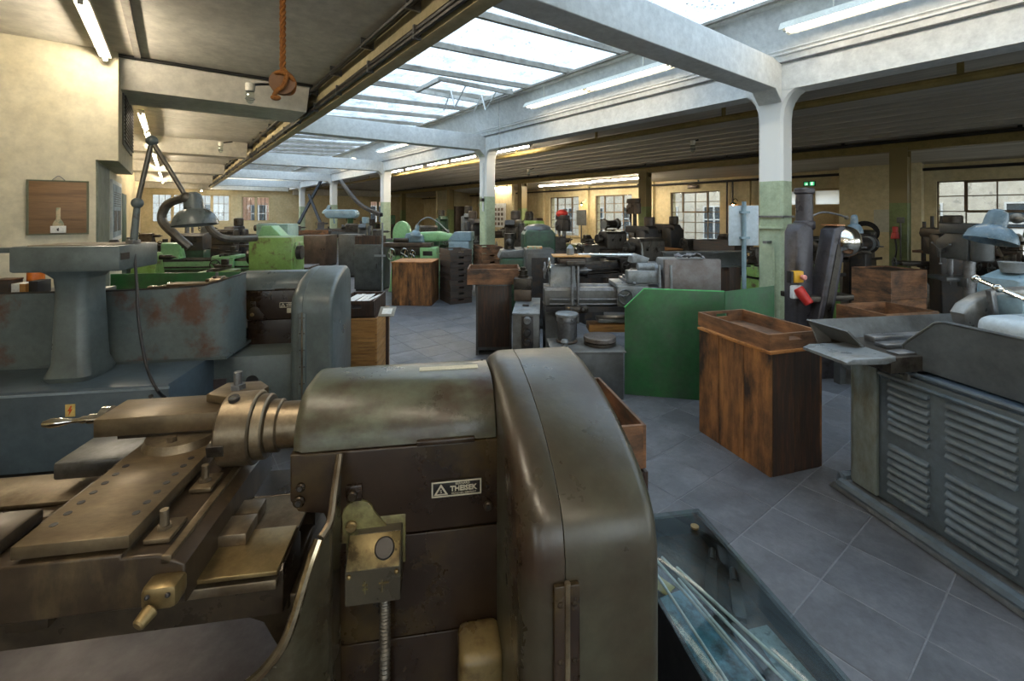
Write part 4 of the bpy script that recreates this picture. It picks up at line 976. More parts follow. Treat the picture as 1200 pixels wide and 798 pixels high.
# ================================================================== GENERIC WORKSHOP MACHINES
def engine_lathe(label, loc, rz, L=1.6, bz=.92, m=M_cabm, mh=None, steel=M_steelg, head=.30, group=None, flip=False, tray=True, ped=True):
    t = thing('engine_lathe', label, 'lathe', loc, rz, group); mh = mh or m; s = -1 if flip else 1; h = L/2
    X = lambda x: s*x
    def bx(nm, mm, x0, x1, *a, bev=.012, par=t): return MB().box(X(x0), X(x1), *a, bev=bev).build(nm, mm, par)
    for x0, x1 in ((-h, -h+.34), (h-.5, h)):
        MB().prism([(-.2, 0), (.2, 0), (.17, bz-.22), (-.17, bz-.22)], 'x', X(x0), X(x1), .01).build('pedestal', m, t)
    if tray: MB().box(-h, h, -.27, .27, bz-.235, bz-.22).box(-h, h, -.275, -.265, bz-.235, bz-.18).box(-h, h, .265, .275, bz-.235, bz-.15).build('chip_tray', M_dark, t)
    MB().box(-h, h, -.15, .15, bz-.2, bz-.03, bev=.01).build('bed', m, t)
    for y in (-.12, .12): MB().prism([(y-.035, bz-.035), (y+.035, bz-.035), (y+.02, bz), (y-.02, bz)], 'x', -h, h, .002).build('way', steel, t)
    for z, r in ((bz-.12, .012), (bz-.17, .01)): MB().cyl((-h+.05, -.19, z), (h-.3, -.19, z), r, seg=8).build('lead_screw', steel, t)
    hx = h-.48
    MB().prism([(-.18, bz-.02), (.18, bz-.02), (.18, bz+head-.05), (.13, bz+head), (-.13, bz+head), (-.18, bz+head-.05)], 'x', X(hx), X(h), .015).build('headstock', mh, t)
    for k in range(2): MB().cyl((X(hx+.15+.18*k), -.18, bz+head*.5), (X(hx+.15+.18*k), -.22, bz+head*.5), .03, seg=12).cyl((X(hx+.15+.18*k), -.215, bz+head*.5), (X(hx+.18+.18*k), -.225, bz+head*.85), .007, seg=6).build('gear_lever', steel, t)
    cz = bz+head*.55
    MB().cyl((X(hx), 0, cz), (X(hx-.05), 0, cz), .06, seg=20).cyl((X(hx-.05), 0, cz), (X(hx-.14), 0, cz), .1, seg=26, bev=.006).build('chuck', steel, t)
    tx = -h+.2
    MB().prism([(-.11, bz), (.11, bz), (.06, cz-.05), (.06, cz+.045), (.03, cz+.065), (-.03, cz+.065), (-.06, cz+.045), (-.06, cz-.05)], 'x', X(tx-.14), X(tx+.14), .012).build('tailstock', mh, t)
    MB().cyl((X(tx+.12), 0, cz), (X(tx+.27), 0, cz), .03, seg=14).cyl((X(tx+.27), 0, cz), (X(tx+.33), 0, cz), .022, .002, seg=12).build('quill', steel, t)
    MB().wheel((X(tx-.19), 0, cz), (1, 0, 0), .085).build('handwheel', steel, t)
    kx = .02*L
    MB().box(X(kx-.17), X(kx+.17), -.21, .17, bz+.002, bz+.05, bev=.008).build('saddle', mh, t)
    MB().box(X(kx-.16), X(kx+.16), -.25, -.20, bz-.19, bz+.03, bev=.01).build('apron', mh, t)
    MB().wheel((X(kx-.09), -.275, bz-.08), (0, 1, 0), .075).build('handwheel', steel, t)
    MB().box(X(kx-.06), X(kx+.06), -.2, .16, bz+.05, bz+.085, bev=.005).build('cross_slide', steel, t)
    MB().box(X(kx-.05), X(kx+.13), -.06, .02, bz+.085, bz+.12, bev=.005).build('compound_slide', steel, t)
    MB().box(X(kx+.03), X(kx+.10), -.055, .015, bz+.12, bz+.19, bev=.006).build('tool_post', steel, t)
    MB().cyl((X(kx), -.2, bz+.065), (X(kx), -.30, bz+.065), .01, seg=8).ball((X(kx), -.305, bz+.065), .018, 10, 6).build('feed_handle', steel, t)
    return t
def milling_machine(label, loc, rz, H=1.7, m=M_greend, steel=M_steelg, group=None, mt=None):
    t = thing('milling_machine', label, 'milling machine', loc, rz, group); mt = mt or M_cast
    MB().box(-.3, .3, -.5, .4, 0, .12, bev=.015).build('base', m, t)
    MB().prism([(.0, .1), (.38, .1), (.34, H-.15), (.28, H-.08), (.0, H-.08), (-.02, H-.15)], 'x', -.22, .22, .03).build('column', m, t)
    MB().prism([(-.55, H-.16), (-.6, H-.10), (-.55, H), (.3, H), (.35, H-.05), (.35, H-.16)], 'x', -.12, .12, .02).build('overarm', m, t)
    MB().box(-.13, .13, -.45, -.2, H-.45, H-.15, bev=.03).build('spindle_head', m, t)
    MB().cyl((0, -.33, H-.45), (0, -.33, H-.58), .04, .03, seg=14).cyl((0, -.33, H-.58), (0, -.33, H-.63), .06, seg=16).build('cutter', steel, t)
    MB().prism([(-.45, .62), (-.45, .76), (0, .76), (0, .35)], 'x', -.13, .13, .015).build('knee', m, t)
    MB().box(-.5, .5, -.46, -.2, .80, .87, bev=.006).build('table', mt, t)
    MB().box(-.2, .2, -.46, -.18, .76, .80, bev=.005).build('saddle', mt, t)
    for sx in (-1, 1): MB().cyl((sx*.5, -.33, .835), (sx*.55, -.33, .835), .02, seg=10).wheel((sx*.565, -.33, .835), (1, 0, 0), .09).build('handwheel', steel, t)
    MB().wheel((.06, -.5, .68), (0, 1, 0), .09).build('handwheel', steel, t)
    MB().cyl((0, -.3, .1), (0, -.3, .45), .035, seg=12).build('knee_screw', steel, t)
    MB().cyl((0, .2, H), (0, .2, H+.22), .12, seg=18, bev=.02).build('motor', mt, t)
    return t
def drill_press(label, loc, rz, H=1.9, m=M_dark, steel=M_steelg, motor=None, group=None):
    t = thing('drill_press', label, 'drill', loc, rz, group)
    MB().box(-.22, .22, -.3, .22, 0, .07, bev=.015).build('base', m, t)
    MB().cyl((0, .08, .06), (0, .08, H-.1), .055, seg=16).build('column', steel, t)
    MB().box(-.2, .2, -.32, .02, .86, .91, bev=.01).box(-.06, .06, -.02, .12, .80, .92, bev=.01).build('table', m, t)
    MB().prism([(-.32, H-.42), (.16, H-.42), (.18, H-.1), (-.15, H-.08), (-.34, H-.2)], 'x', -.09, .09, .02).build('head', m, t)
    MB().cyl((0, -.22, H-.42), (0, -.22, H-.6), .032, seg=12).cyl((0, -.22, H-.6), (0, -.22, H-.67), .026, .016, seg=12).cyl((0, -.22, H-.67), (0, -.22, H-.76), .007, seg=8).build('quill', steel, t)
    MB().prism(arc(-.18, 0, .13, 90, 270, 8)+arc(.2, 0, .11, -90, 90, 8), 'z', H-.1, H+.03, .015).build('belt_guard', m, t, rot=(0, 0, PI/2) if 0 else (0, 0, PI/2))
    MB().cyl((0, .26, H-.42), (0, .26, H-.1), .1, seg=18, bev=.02).build('motor', motor or m, t)
    f = MB().cyl((.09, -.2, H-.32), (.13, -.2, H-.32), .025, seg=10)
    for k in range(3):
        a = 2*PI*k/3+.5; e = Vector((.12, -.2+.17*math.cos(a), H-.32+.17*math.sin(a))); f.cyl((.12, -.2, H-.32), e, .007, seg=6).ball(e, .017, 8, 6)
    f.build('feed_handle', steel, t)
    return t
def workbench(label, loc, rz, w, d, h, m=M_olivem, mtop=None, name='workbench'):
    t = thing(name, label, 'bench', loc, rz)
    MB().box(-w/2, w/2, -d/2, d/2, h-.06, h, bev=.005).build('top', mtop or m, t)
    for sx in (-1, 1):
        for sy in (-1, 1): MB().box(sx*(w/2-.1), sx*(w/2-.03), sy*(d/2-.1), sy*(d/2-.03), 0, h-.06).build('leg', m, t)
    MB().box(-w/2+.05, w/2-.05, -d/2+.05, d/2-.05, .18, .21).build('shelf', m, t)
    return t
def bench_vise(label, loc, rz, m=M_cast, s=1.):
    t = thing('bench_vise', label, 'vise', loc, rz)
    MB().cyl((0, 0, 0), (0, 0, .04*s), .09*s, seg=16).build('base', m, t)
    MB().prism([(-.07*s, .04*s), (.10*s, .04*s), (.10*s, .10*s), (.03*s, .12*s), (.03*s, .19*s), (-.02*s, .19*s), (-.04*s, .1*s)], 'x', -.06*s, .06*s, .01).build('fixed_jaw', m, t)
    MB().prism([(-.16*s, .06*s), (-.05*s, .06*s), (-.05*s, .19*s), (-.09*s, .19*s), (-.16*s, .12*s)], 'x', -.06*s, .06*s, .01).build('moving_jaw', m, t)
    MB().cyl((-.12*s, -.19*s, .09*s), (.12*s, -.19*s, .09*s), .008*s, seg=8).cyl((0, -.16*s, .09*s), (0, -.21*s, .09*s), .018*s, seg=10).build('tommy_bar', M_steelg, t)
def tool_grinder(label, loc, rz, H=1.15, m=M_cast, cap=None):
    t = thing('bench_grinder', label, 'grinder', loc, rz)
    MB().prism([(-.18, 0), (.18, 0), (.11, .06), (.09, H-.15), (-.09, H-.15), (-.11, .06)], 'y', -.12, .12, .01).build('pedestal', m, t)
    MB().cyl((-.16, 0, H), (.16, 0, H), .11, seg=20, bev=.02).build('motor', m, t)
    for s_ in (-1, 1):
        w = MB().cyl((s_*.2, 0, H), (s_*.26, 0, H), .125, seg=24).build('wheel', M_lgrey, t)
        MB().torus((s_*.23, 0, H), .13, .03, (1, 0, 0), 20, 8, R(0), R(250)).build('wheel_guard', cap or m, t)
        MB().box(s_*.2, s_*.27, -.2, -.13, H-.05, H-.03).build('tool_rest', M_steelg, t)
    return t
def cabinet(label, loc, rz, w, d, h, m, doors=1, name='steel_cabinet', mesh_door=False):
    t = thing(name, label, 'cabinet', loc, rz)
    MB().box(-w/2, w/2, -d/2, d/2, .05, h, bev=.008).build('body', m, t); MB().box(-w/2+.02, w/2-.02, -d/2+.03, d/2-.02, 0, .05).build('plinth', M_dark, t)
    for k in range(doors):
        x0 = -w/2+.03+k*(w-.06)/doors; x1 = x0+(w-.06)/doors-.008
        dr = MB().box(x0, x1, -d/2-.012, -d/2, .09, h-.05, bev=.004).build('door', m, t)
        MB().box(x1-.05, x1-.035, -d/2-.035, -d/2-.012, h*.5, h*.5+.1, bev=.004).build('handle', M_dark, dr)
        if mesh_door: MB().box(x0+.05, x1-.05, -d/2-.014, -d/2-.011, .16, h-.12).build('wire_mesh', M_dark, dr)
    return t
# ================================================================== MID-GROUND, RIGHT AND BACKGROUND
# grey lathe behind the green screen
GL = engine_lathe('grey lathe with tailstock and twin control rods behind the green screen', (1.23, 4.97, 0), R(0), 1.76, .91, M_cabm, M_lgrey, M_steelg)
MB().box(.36, .95, -.26, -.20, .50, 1.22, bev=.01).build('guard_plate', mat('rust_grey_plate', '6f6a68', '7c7775', '5e5047', rough=.45, metal=.3, scale=4, amt3=.3, w3=.2), GL)
for x in (-.60, -.54): MB().cyl((x, -.24, .55), (x, -.24, 1.16), .016, seg=10).build('control_rod', M_steelg, GL)
MB().box(-.66, -.46, -.27, -.21, 1.15, 1.20, bev=.012).build('rod_bridge', M_cast, GL)
MB().box(-.68, -.44, -.30, -.2, .66, .74, bev=.02).ball((-.62, -.31, .70), .03, 10, 6).ball((-.5, -.31, .70), .03, 10, 6).build('rod_knuckle', M_cast, GL)
for x in (.30, .42): MB().cyl((x, -.29, .92), (x, -.27, 1.16), .014, seg=10).build('control_rod', M_lgrey, GL)
MB().box(-.02, .30, -.26, -.12, .97, 1.10, bev=.012).build('gear_block', M_lgrey, GL)
MB().wheel((-.83, -.1, 1.12), (1, 0, 0), .10, .01).build('handwheel', M_chrome, GL)
MB().cyl((.1, .02, 1.24), (-.5, .02, 1.24), .018, seg=10).build('turret_bar', M_chrome, GL)
MB().box(-.72, -.44, -.14, .14, 1.16, 1.22, bev=.01).build('turret_block', M_brcab, GL)
MB().cyl((.10, -.16, 1.13), (.28, -.16, 1.13), .045, seg=16, bev=.006).build('turret_drum', M_lgrey, GL)
MB().prism([(.05, 1.17), (.22, 1.17), (.24, 1.22), (.12, 1.26), (.06, 1.24)], 'y', -.14, .05, .01).build('turret_head', M_lgrey, GL)
MB().cyl((.2, -.05, 1.2), (.17, -.07, 1.38), .012, seg=8).build('turret_lever', M_chrome, GL)
for x0, x1, mm in ((-.4, .1, M_woody), (-.3, .35, M_lgrey)):
    MB().box(x0, x1, -.1, .1, .42 if mm is M_woody else .52, .50 if mm is M_woody else .56, bev=.004).build('shelf_plank', mm, GL)
t = thing('drawing_board', 'small wooden board lying on the tailstock of the grey lathe', 'board', (.64, 4.95, 1.232)); MB().box(-.20, .20, -.14, .14, 0, .014, bev=.003).build('board', M_woody, t)
t = thing('oil_can', 'small pale oil can standing on the wooden board', 'can', (.64, 4.97, 1.247)); MB().revolve([(.04, 0), (.042, .01), (.042, .07), (.02, .1), (.008, .11)], seg=16).build('body', M_lgrey, t); MB().cyl((0, 0, .1), (.004, 0, .2), .006, .002, seg=8).build('spout', M_brass, t)
# rag
rg_ = MB(); import mathutils.noise as mn
n = 14; V = []
for i in range(n):
    for j in range(n):
        x = (i/(n-1)-.5)*.26; y = (j/(n-1)-.5)*.2; z = .035+.045*mn.noise(Vector((x*16, y*16, 3)))+.02*mn.noise(Vector((x*40, y*40, 8)))-.35*(x*x+y*y)*1.6
        V.append(rg_.v((x+.012*mn.noise(Vector((x*9, y*9, 1))), y, max(.006, z))))
for i in range(n-1):
    for j in range(n-1): rg_.bm.faces.new((V[i*n+j], V[(i+1)*n+j], V[(i+1)*n+j+1], V[i*n+j+1]))
ro_ = rg_.build('cleaning_rag', mat('grey_rag', '6b6a6c', '7a797b', '55534f', rough=.9, scale=20, amt3=.3), None, (1.87, 4.76, 1.222)); ro_.modifiers.new('solid', 'SOLIDIFY').thickness = .006
tag(ro_, 'crumpled grey rag on the rusty plate of the grey lathe', 'rag')

# sign board on a pole, seen from behind
t = thing('sign_board', 'pale blue sign board on a pole, seen from the back, left of the nearest column', 'sign', (2.37, 4.62, 0), R(4))
MB().cyl((0, 0, 0), (0, 0, 1.82), .021, seg=12).build('pole', M_bluel, t); MB().cyl((0, 0, 0), (0, 0, .03), .16, seg=24).build('foot', M_bluel, t)
MB().box(-.15, .17, .02, .03, 1.37, 1.78, bev=.003).build('board', mat('sign_back', 'a9b4ba', 'b4bfc5', rough=.5, scale=2), t)
for z in (1.44, 1.70): MB().box(-.04, .05, -.025, .022, z, z+.022).build('clip', M_bluel, t)

# dark belt grinder with silver domed motor behind the nearest column
t = thing('belt_grinder', 'dark belt grinder with slanted arms and silver domed motor beside the column', 'grinder', (3.13, 4.87, 0), R(12))
dk = mat('graphite_paint', '3f3c40', '4b484c', '302c2c', rough=.36, metal=.3, scale=3, amt3=.3)
MB().box(-.28, .3, -.25, .3, 0, .5, bev=.02).build('base', dk, t)
def arm(x0, x1, pts, nm): MB().prism(pts, 'x', x0, x1, .02).build(nm, dk, t)
MB().prism([(-.17, .45), (.03, .45), (.05, 1.50), (.03, 1.56), (-.05, 1.60), (-.13, 1.58), (-.17, 1.50)], 'y', -.1, .08, .025).build('left_arm', dk, t)
MB().prism([(-.08, .32), (.1, .30), (.34, 1.46), (.33, 1.55), (.26, 1.58), (.18, 1.53)], 'y', -.22, -.04, .02).build('slanted_belt_guard', dk, t)
MB().prism([(-.02, .38), (.05, .36), (.27, 1.38), (.21, 1.38)], 'y', -.228, -.218).build('guard_strip', M_cast, t)
MB().box(.2, .3, -.225, -.03, 1.57, 1.585).build('copper_strip', mat('copper', 'a0704c', 'ac7b57', rough=.4, metal=.5), t)
MB().cyl((.30, -.02, 1.40), (.38, -.16, 1.40), .17, seg=26, bev=.015).build('motor_drum', dk, t)
MB().revolve([(.165, 0), (.16, .05), (.13, .10), (.075, .135), (0, .15)], (.375, -.155, 1.40), (.5, -.87, 0), 26).build('silver_dome', M_chrome, t)
MB().cyl((.12, .1, 1.5), (.12, .1, 1.93), .085, seg=20).cyl((.12, .1, 1.91), (.12, .1, 1.98), .1, seg=20, bev=.015).cyl((.12, .1, 1.52), (.12, .1, 1.62), .105, seg=20, bev=.015).build('exhaust_pipe', dk, t)
MB().box(-.1, .45, -.2, .2, .78, .84, bev=.01).build('work_table', M_cast, t)
desk_lamp('blue shaded lamp on a thin bent arm above the belt grinder', [at(926, 275, 5.1), at(945, 258, 5.1), at(962, 249, 5.1), at(980, 251, 5.1), at(992, 255, 5.1)], at(1001, 273, 5.1), .085, .2, M_lampb, (0, 0, 1), .011, smooth=1)
# switch and red plug on the column
cp = bw(5.98, 2.40)
e = thing('emergency_switch', 'yellow switch box with pink push button beside the nearest column', 'switch', (2.955, 4.745, .98), R(12))
MB().box(-.06, .06, -.07, -.0, 0, .12, bev=.01).build('case', M_yel, e); MB().box(-.085, -.06, -.06, 0, 0, .12).build('back', M_dark, e)
MB().cyl((.03, -.07, .06), (.03, -.12, .06), .026, seg=14, bev=.006).build('button', mat('pink_button', 'd98a80', 'e0958b', rough=.4), e)
e = thing('power_plug', 'red industrial plug hanging below the yellow switch box', 'plug', (2.96, 4.745, .75), R(12))
MB().box(-.06, .06, -.05, 0, .06, .2, bev=.015).build('socket_body', M_white, e)
MB().cyl((.0, -.04, .17), (.06, -.13, .02), .055, .045, seg=14, bev=.008).build('plug_body', M_red, e)

# ---------------- right grey machine (louvred side)
RMo = (2.95, 1.85); offr = (-RMo[0], -RMo[1], 0)
RM = thing('louvred_lathe', 'blue-grey machine with louvred side panel at the right edge', 'lathe', mw(*RMo), MR)
M_rm = mat('blue_grey_machine_paint', '57646e', '636f79', '4b5359', rough=.34, scale=2.4, amt3=.28, w3=.16, bump=.05, bsc=40)
M_rmw = mat('stained_blue_grey_paint', '7b8582', '89928f', '5f563f', rough=.4, scale=3.5, stretch=(1, 1, .4), amt3=.34, w3=.12)
MB(offr).prism([(2.52, .07), (3.4, .07), (3.4, .84), (2.52, .84)], 'y', .8, 2.23, .006).build('body', M_rm, RM)
MB(offr).prism(arc(2.56, 2.36, .06, 180, 90, 5)+[(3.4, 2.42), (3.4, 2.225), (2.5, 2.225)], 'z', .07, .86, .004).build('corner_post', M_rmw, RM)
MB(offr).prism([(.78, 0), (.78, .05), (2.43, .05), (2.47, .0)], 'x', 2.42, 3.45, .012).build('plinth', mat('plinth_grey', '5d6166', '6b6f74', '8a8d90', rough=.5, scale=5, amt3=.25, w3=.08), RM)
MB(offr).tube([(2.445, .8, .05), (2.445, 2.40, .05), (2.50, 2.45, .05), (3.4, 2.45, .05)], .032, 8, smooth=False).build('plinth_bead', M_rm, RM)
dp = MB(offr).box(2.505, 2.52, .8, 2.20, .09, .82, bev=.004).build('side_panel', M_rm, RM)
# louvres: four fields of pressed slats
lp = MB().prism([(0, .017), (-.012, .012), (-.021, .0), (-.023, -.010), (-.020, -.012), (0, -.009)], 'y', -.105, .105, .003)
lme = lp.mesh('louvre', M_rm)
for ym, z0, z1, wd in ((2.045, .50, .75, .105), (2.045, .15, .40, .105), (1.72, .50, .75, .14), (1.72, .13, .40, .14)):
    for k in range(7):
        o = inst('louvre', lme, dp, (2.507+offr[0], ym+offr[1], z1-(z1-z0)*k/6), (0, 0, 0), (1, wd/.105, 1.0))
MB(offr).tube([(2.5, .8, .845), (2.5, 2.24, .845)], .012, 8, smooth=False).build('bottom_rail', M_rm, RM)
MB(offr).tube([(2.49, .8, .79), (2.49, 2.2, .79)], .010, 8, smooth=False).build('panel_bead', M_rm, RM)
# upright guard plate with chamfered end
gpz = [(.8, .87), (2.10, .87), (2.10, .975), (2.08, 1.0), (1.94, 1.135), (1.90, 1.145), (.8, 1.145)]
gpp = MB(offr).prism(gpz, 'x', 2.535, 2.545).build('guard_plate', mat('dark_guard_plate', '50565a', '5b6165', '44474a', rough=.42, metal=.25, scale=3, amt3=.3, w3=.2), RM)
MB(offr).tube([(2.54, 2.10, .86), (2.54, 2.10, .975), (2.54, 2.075, 1.005), (2.54, 1.94, 1.135), (2.54, 1.90, 1.147), (2.54, .8, 1.147)], .009, 8, smooth=False).build('guard_rim', M_cabg, gpp)
for y in (2.05, 1.42): MB(offr).box(2.49, 2.55, y-.012, y+.012, .80, .95 if y < 2 else .89, bev=.004).build('hinge_clip', M_cabm, RM)
MB(offr).tube([(2.505, 1.30, .42), (2.47, 1.28, .42), (2.46, 1.22, .42), (2.50, 1.20, .42)], .009, 8).build('panel_handle', M_dark, RM)
# chip tray at the far end
MB(offr).prism([(2.06, .925), (2.30, .915), (2.36, .93), (2.36, .955), (2.30, .952), (2.10, .955), (2.06, .94)], 'y', 1.99, 2.27, .006).build('tray_lip', M_lgrey, RM)
MB(offr).prism([(2.36, .93), (2.24, 1.045), (2.248, 1.052), (2.372, .94)], 'y', 2.16, 2.44).build('tray_wall', M_cabm, RM); MB(offr).prism([(2.36, .93), (2.43, 1.05), (2.438, 1.046), (2.37, .925)], 'x', 2.25, 3.5).build('tray_wall', M_cabm, RM)
MB(offr).box(2.34, 3.4, 2.0, 2.40, .862, .945, bev=.006).build('bed_end', M_cast, RM)
for k in range(3): MB(offr).box(2.42+.05*k, 3.3, 2.03+k*.11, 2.10+k*.11, .945, .955+.012*k, bev=.004).build('bed_way', M_steelg, RM)
# bed, headstock and grinder on the machine
MB(offr).box(2.6, 3.4, .8, 2.25, .84, .95, bev=.01).build('bed', M_rm, RM)
MB(offr).box(2.85, 3.4, 1.25, 2.0, .95, 1.16, bev=.06, seg=4).build('headstock', mat('pale_blue_white_enamel', 'a7b2b8', 'b4bfc5', '8a9499', rough=.35, scale=4, amt3=.25), RM)
wg = MB(offr).prism([(3.08, 1.0), (3.02, 1.06), (3.0, 1.12), (3.04, 1.17), (3.15, 1.22), (3.3, 1.25), (3.7, 1.26), (3.7, .96), (3.18, .96)], 'y', 2.14, 2.22, .012)
wg.build('wheel_guard', mat('guard_bare_steel', '7a7874', '8b8984', '5e5a54', rough=.35, metal=.5, scale=3, amt3=.3), RM)
MB(offr).box(3.2, 3.6, 2.0, 2.13, 1.1, 1.23, bev=.02).build('wheel_head', M_bluel, RM)
for p, q in (((3.22, 2.0, 1.22), (3.17, 2.2, 1.31)), ((3.3, 2.02, 1.22), (3.18, 2.1, 1.27))):
    MB(offr).cyl(p, q, .013, seg=10).ball(q, .024, 12, 8).build('lever', M_chrome, RM)
MB(offr).prism([(3.1, 1.26), (3.14, 1.26), (3.165, 1.1), (3.15, 1.08), (3.135, 1.1)], 'y', 2.08, 2.11, .005).build('dog_lever', M_steelg, RM)
MB(offr).prism([(3.7, 1.0), (4.1, 1.0), (4.1, 1.31), (3.9, 1.31), (3.74, 1.26)], 'y', 2.35, 2.6, .04).build('rear_cowl', M_bluel, RM)
MB(offr).cyl((3.85, 2.46, 1.30), (3.85, 2.46, 1.37), .06, .075, seg=16).build('cowl_knob', M_lgrey, RM)
desk_lamp('dented blue-grey dome lamp at the right edge above the louvred machine', [at(1225, 300, 2.62), at(1225, 250, 2.62), at(1192, 256, 2.62)], at(1160, 283, 2.62), .118, .185, M_lampb, (.28, 0, .96), .014, clamp=False)

# ---------------- glass showcase beside the front lathe
GS = thing('showcase', 'low black glass-topped showcase beside the front lathe', 'showcase', mw(.795, .95), MR)
gx, gy = .168, .60
MB().box(-gx, gx, -gy, gy, 0, .20, bev=.006).build('base', M_rub, GS)
for x0, x1, y0, y1 in ((-gx, -gx+.012, -gy, gy), (gx-.012, gx, -gy, gy), (-gx, gx, gy-.012, gy), (-gx, gx, -gy, -gy+.012)): MB().box(x0, x1, y0, y1, .2, .585).build('side_wall', M_rub, GS)
MB().box(-gx-.004, gx+.004, -gy-.004, gy+.004, .587, .597, bev=.002).build('glass_top', M_clear, GS)
MB().cyl((.10, gy-.09, .597), (.10, gy-.09, .603), .014, seg=16).build('top_screw', M_brass, GS)
MB().box(-gx+.012, gx-.012, -gy+.012, gy-.012, .51, .52).build('inner_shelf', M_woodd, GS)
gs0 = mw(.795, .95)
M_print = mat('blue_teal_print', '2f6f80', '6fa0b5', '1d3a44', rough=.45, scale=9, amt3=.35, w3=.1)
M_print2 = mat('pale_blue_print', '7f9fb5', 'a6bccb', '4f6c80', rough=.45, scale=7, amt3=.3, w3=.1)
items = [('catalogue', 'teal printed catalogue lying inside the showcase', M_print, -.07, .20, .07, .14, 12, .012), ('catalogue', 'pale blue printed leaflet at the near end inside the showcase', M_print2, -.045, -.10, .085, .13, -8, .010),
         ('leaflet', 'grey technical sheet on the right inside the showcase', mat('grey_print', '7d8a8e', '9aa5a8', '5d686c', rough=.5, scale=30, amt3=.3), .085, .02, .055, .17, 4, .005), ('card', 'torn yellow card at the far end inside the showcase', M_warn, -.10, .40, .025, .05, 30, .004)]
for nm, lb, mm, x, y, w, l, a, th in items:
    p = gs0+Rv(MR, x, y); tag(MB().box(-w, w, -l, l, 0, th, bev=.001).build(nm, mm, None, (p.x, p.y, .5315 if nm == 'leaflet' else .5205), (0, 0, MR+R(a))), lb, 'paper')
for k, (x, y, l, a) in enumerate(((-.10, .22, .20, 4), (-.05, .26, .22, 12), (.0, .20, .24, 16), (-.02, .10, .24, 10), (.04, .14, .25, 20))):  # white reflection lines on the glass, modelled as rods beneath it
    p = gs0+Rv(MR, x, y); o = MB().cyl((0, -l, 0), (0, l, 0), .0045, seg=8).build('reflection_rod', M_white_p, None, (p.x, p.y, .555+.003*k), (R(3), 0, MR+R(a)))
    tag(o, ['leftmost', 'second', 'middle', 'fourth', 'rightmost'][k]+' thin white rod modelled as a reflection line over the papers in the showcase', 'rod', 'white reflection rods in the showcase')
for k, (x, y, l, a) in enumerate(((.05, .34, .10, -35), (.03, -.0, .2, -2), (.09, .27, .07, -30))):
    p = gs0+Rv(MR, x, y); o = MB().box(-.018, .018, -l, l, 0, .016, bev=.003).cyl((0, l, .008), (0, l+.05, .008), .012, seg=10).build('dark_tool', M_woodd, None, (p.x, p.y, .5375), (0, 0, MR+R(a)))
    tag(o, ['dark brown tool at the far end of the showcase', 'long dark tool at the near end of the showcase', 'short dark tool near the showcase middle'][k], 'tool')

# ---------------- wall board, shelf boxes, rope
wb = thing('hanging_board', 'brown wooden board with a painted bottle hanging on the cream wall', 'board', bw(-.985, 6.84, 1.47), BR)
MB().box(-.235, .235, -.018, 0, 0, .585, bev=.003).build('panel', mat('brown_hardboard', '7d5f40', '8a6b4a', '6b4f34', rough=.5, scale=2, stretch=(.4, 1, 4), amt3=.3), wb)
for x0, x1, z0, z1 in ((-.24, -.222, 0, .585), (.222, .24, 0, .585), (-.24, .24, 0, .015), (-.24, .24, .57, .585)): MB().box(x0, x1, -.022, .002, z0, z1).build('frame_strip', mat('frame_green', '565740', '62634b', rough=.5), wb)
br = MB().prism([(-.045, .09), (.045, .09), (.045, .115), (.03, .15), (.017, .17), (.017, .29), (-.017, .29), (-.017, .17), (-.03, .15), (-.045, .115)], 'y', -.03, -.018, .003).build('brush', mat('brush_cream', 'b8a888', 'c4b494', '8c927a', rough=.6, scale=9), wb)
MB().box(-.06, .06, -.035, -.018, .02, .095, bev=.003).build('paper_card', M_white_p, wb)
MB().prism([(-.006, .04), (.006, .04), (.006, .078), (-.012, .062)], 'y', -.037, -.034).build('card_mark', M_dark, wb)
MB().tube([(-.05, -.008, .585), (-.02, -.005, .62), (.0, -.002, .632), (.02, -.005, .62), (.05, -.008, .585)], .004, 6).build('hanger_wire', M_steelg, wb)

wbn = workbench('plain bench by the cream wall carrying small boxes', (-4.28, 4.05, 0), R(9.5), 1.0, .5, 1.0, M_cabm, name='wall_bench')
for nm, lb, mm, px, y, w, h_ in (('orange_bin', 'orange plastic container on the wall bench behind the pedestal', M_orange, 42, 4.12, .10, .20), ('carton', 'small white and brown carton on the wall bench', M_white_p, 30, 3.98, .11, .09), ('dark_box', 'dark box with brown lid at the left edge on the wall bench', M_woodk, 8, 4.0, .14, .11), ('black_case', 'black case beside the carton on the wall bench', M_rub, 47, 4.0, .07, .11)):
    x = at(px, 300, y).x
    t = thing(nm, lb, 'box' if nm != 'orange_bin' else 'bin', (x, y, 1.001), R(9))
    if nm == 'orange_bin': MB().prism(arc(0, 0, .06, 0, 360, 20)[:-1], 'z', 0, h_, .008).build('body', mm, t)
    else:
        MB().box(-w/2, w/2, -.07, .07, 0, h_, bev=.004).build('body', mm, t)
        if nm == 'carton': MB().box(w/2-.045, w/2+.001, -.0712, .0712, .001, h_-.002).build('kraft_side', M_woody, t)
        if nm == 'dark_box': MB().box(-w/2-.004, w/2+.004, -.074, .074, h_-.002, h_+.012, bev=.003).build('lid', M_woodh, t)
rp = bw(.62, 3.52, 2.62)
t = thing('rope', 'orange-brown rope hanging from the ceiling ending in a pulley knot', 'rope', rp, R(20))
for ph in (0, 2*PI/3, 4*PI/3):
    MB().tube([(.011*math.cos(k*.9+ph), .011*math.sin(k*.9+ph), .06+k*.0172) for k in range(51)], .011, 6, n=2).build('strand', mat('hemp_rope', '8f5826', 'a0682f', '6b3f1a', rough=.9, scale=40, amt3=.35), t)
MB().revolve([(.03, -.03), (.085, -.028), (.075, -.01), (.075, .01), (.085, .028), (.03, .03)], (0, 0, 0), (0, 1, 0), 24).build('pulley', mat('pulley_wood', '6b4526', '7a5330', rough=.6, scale=8), t)
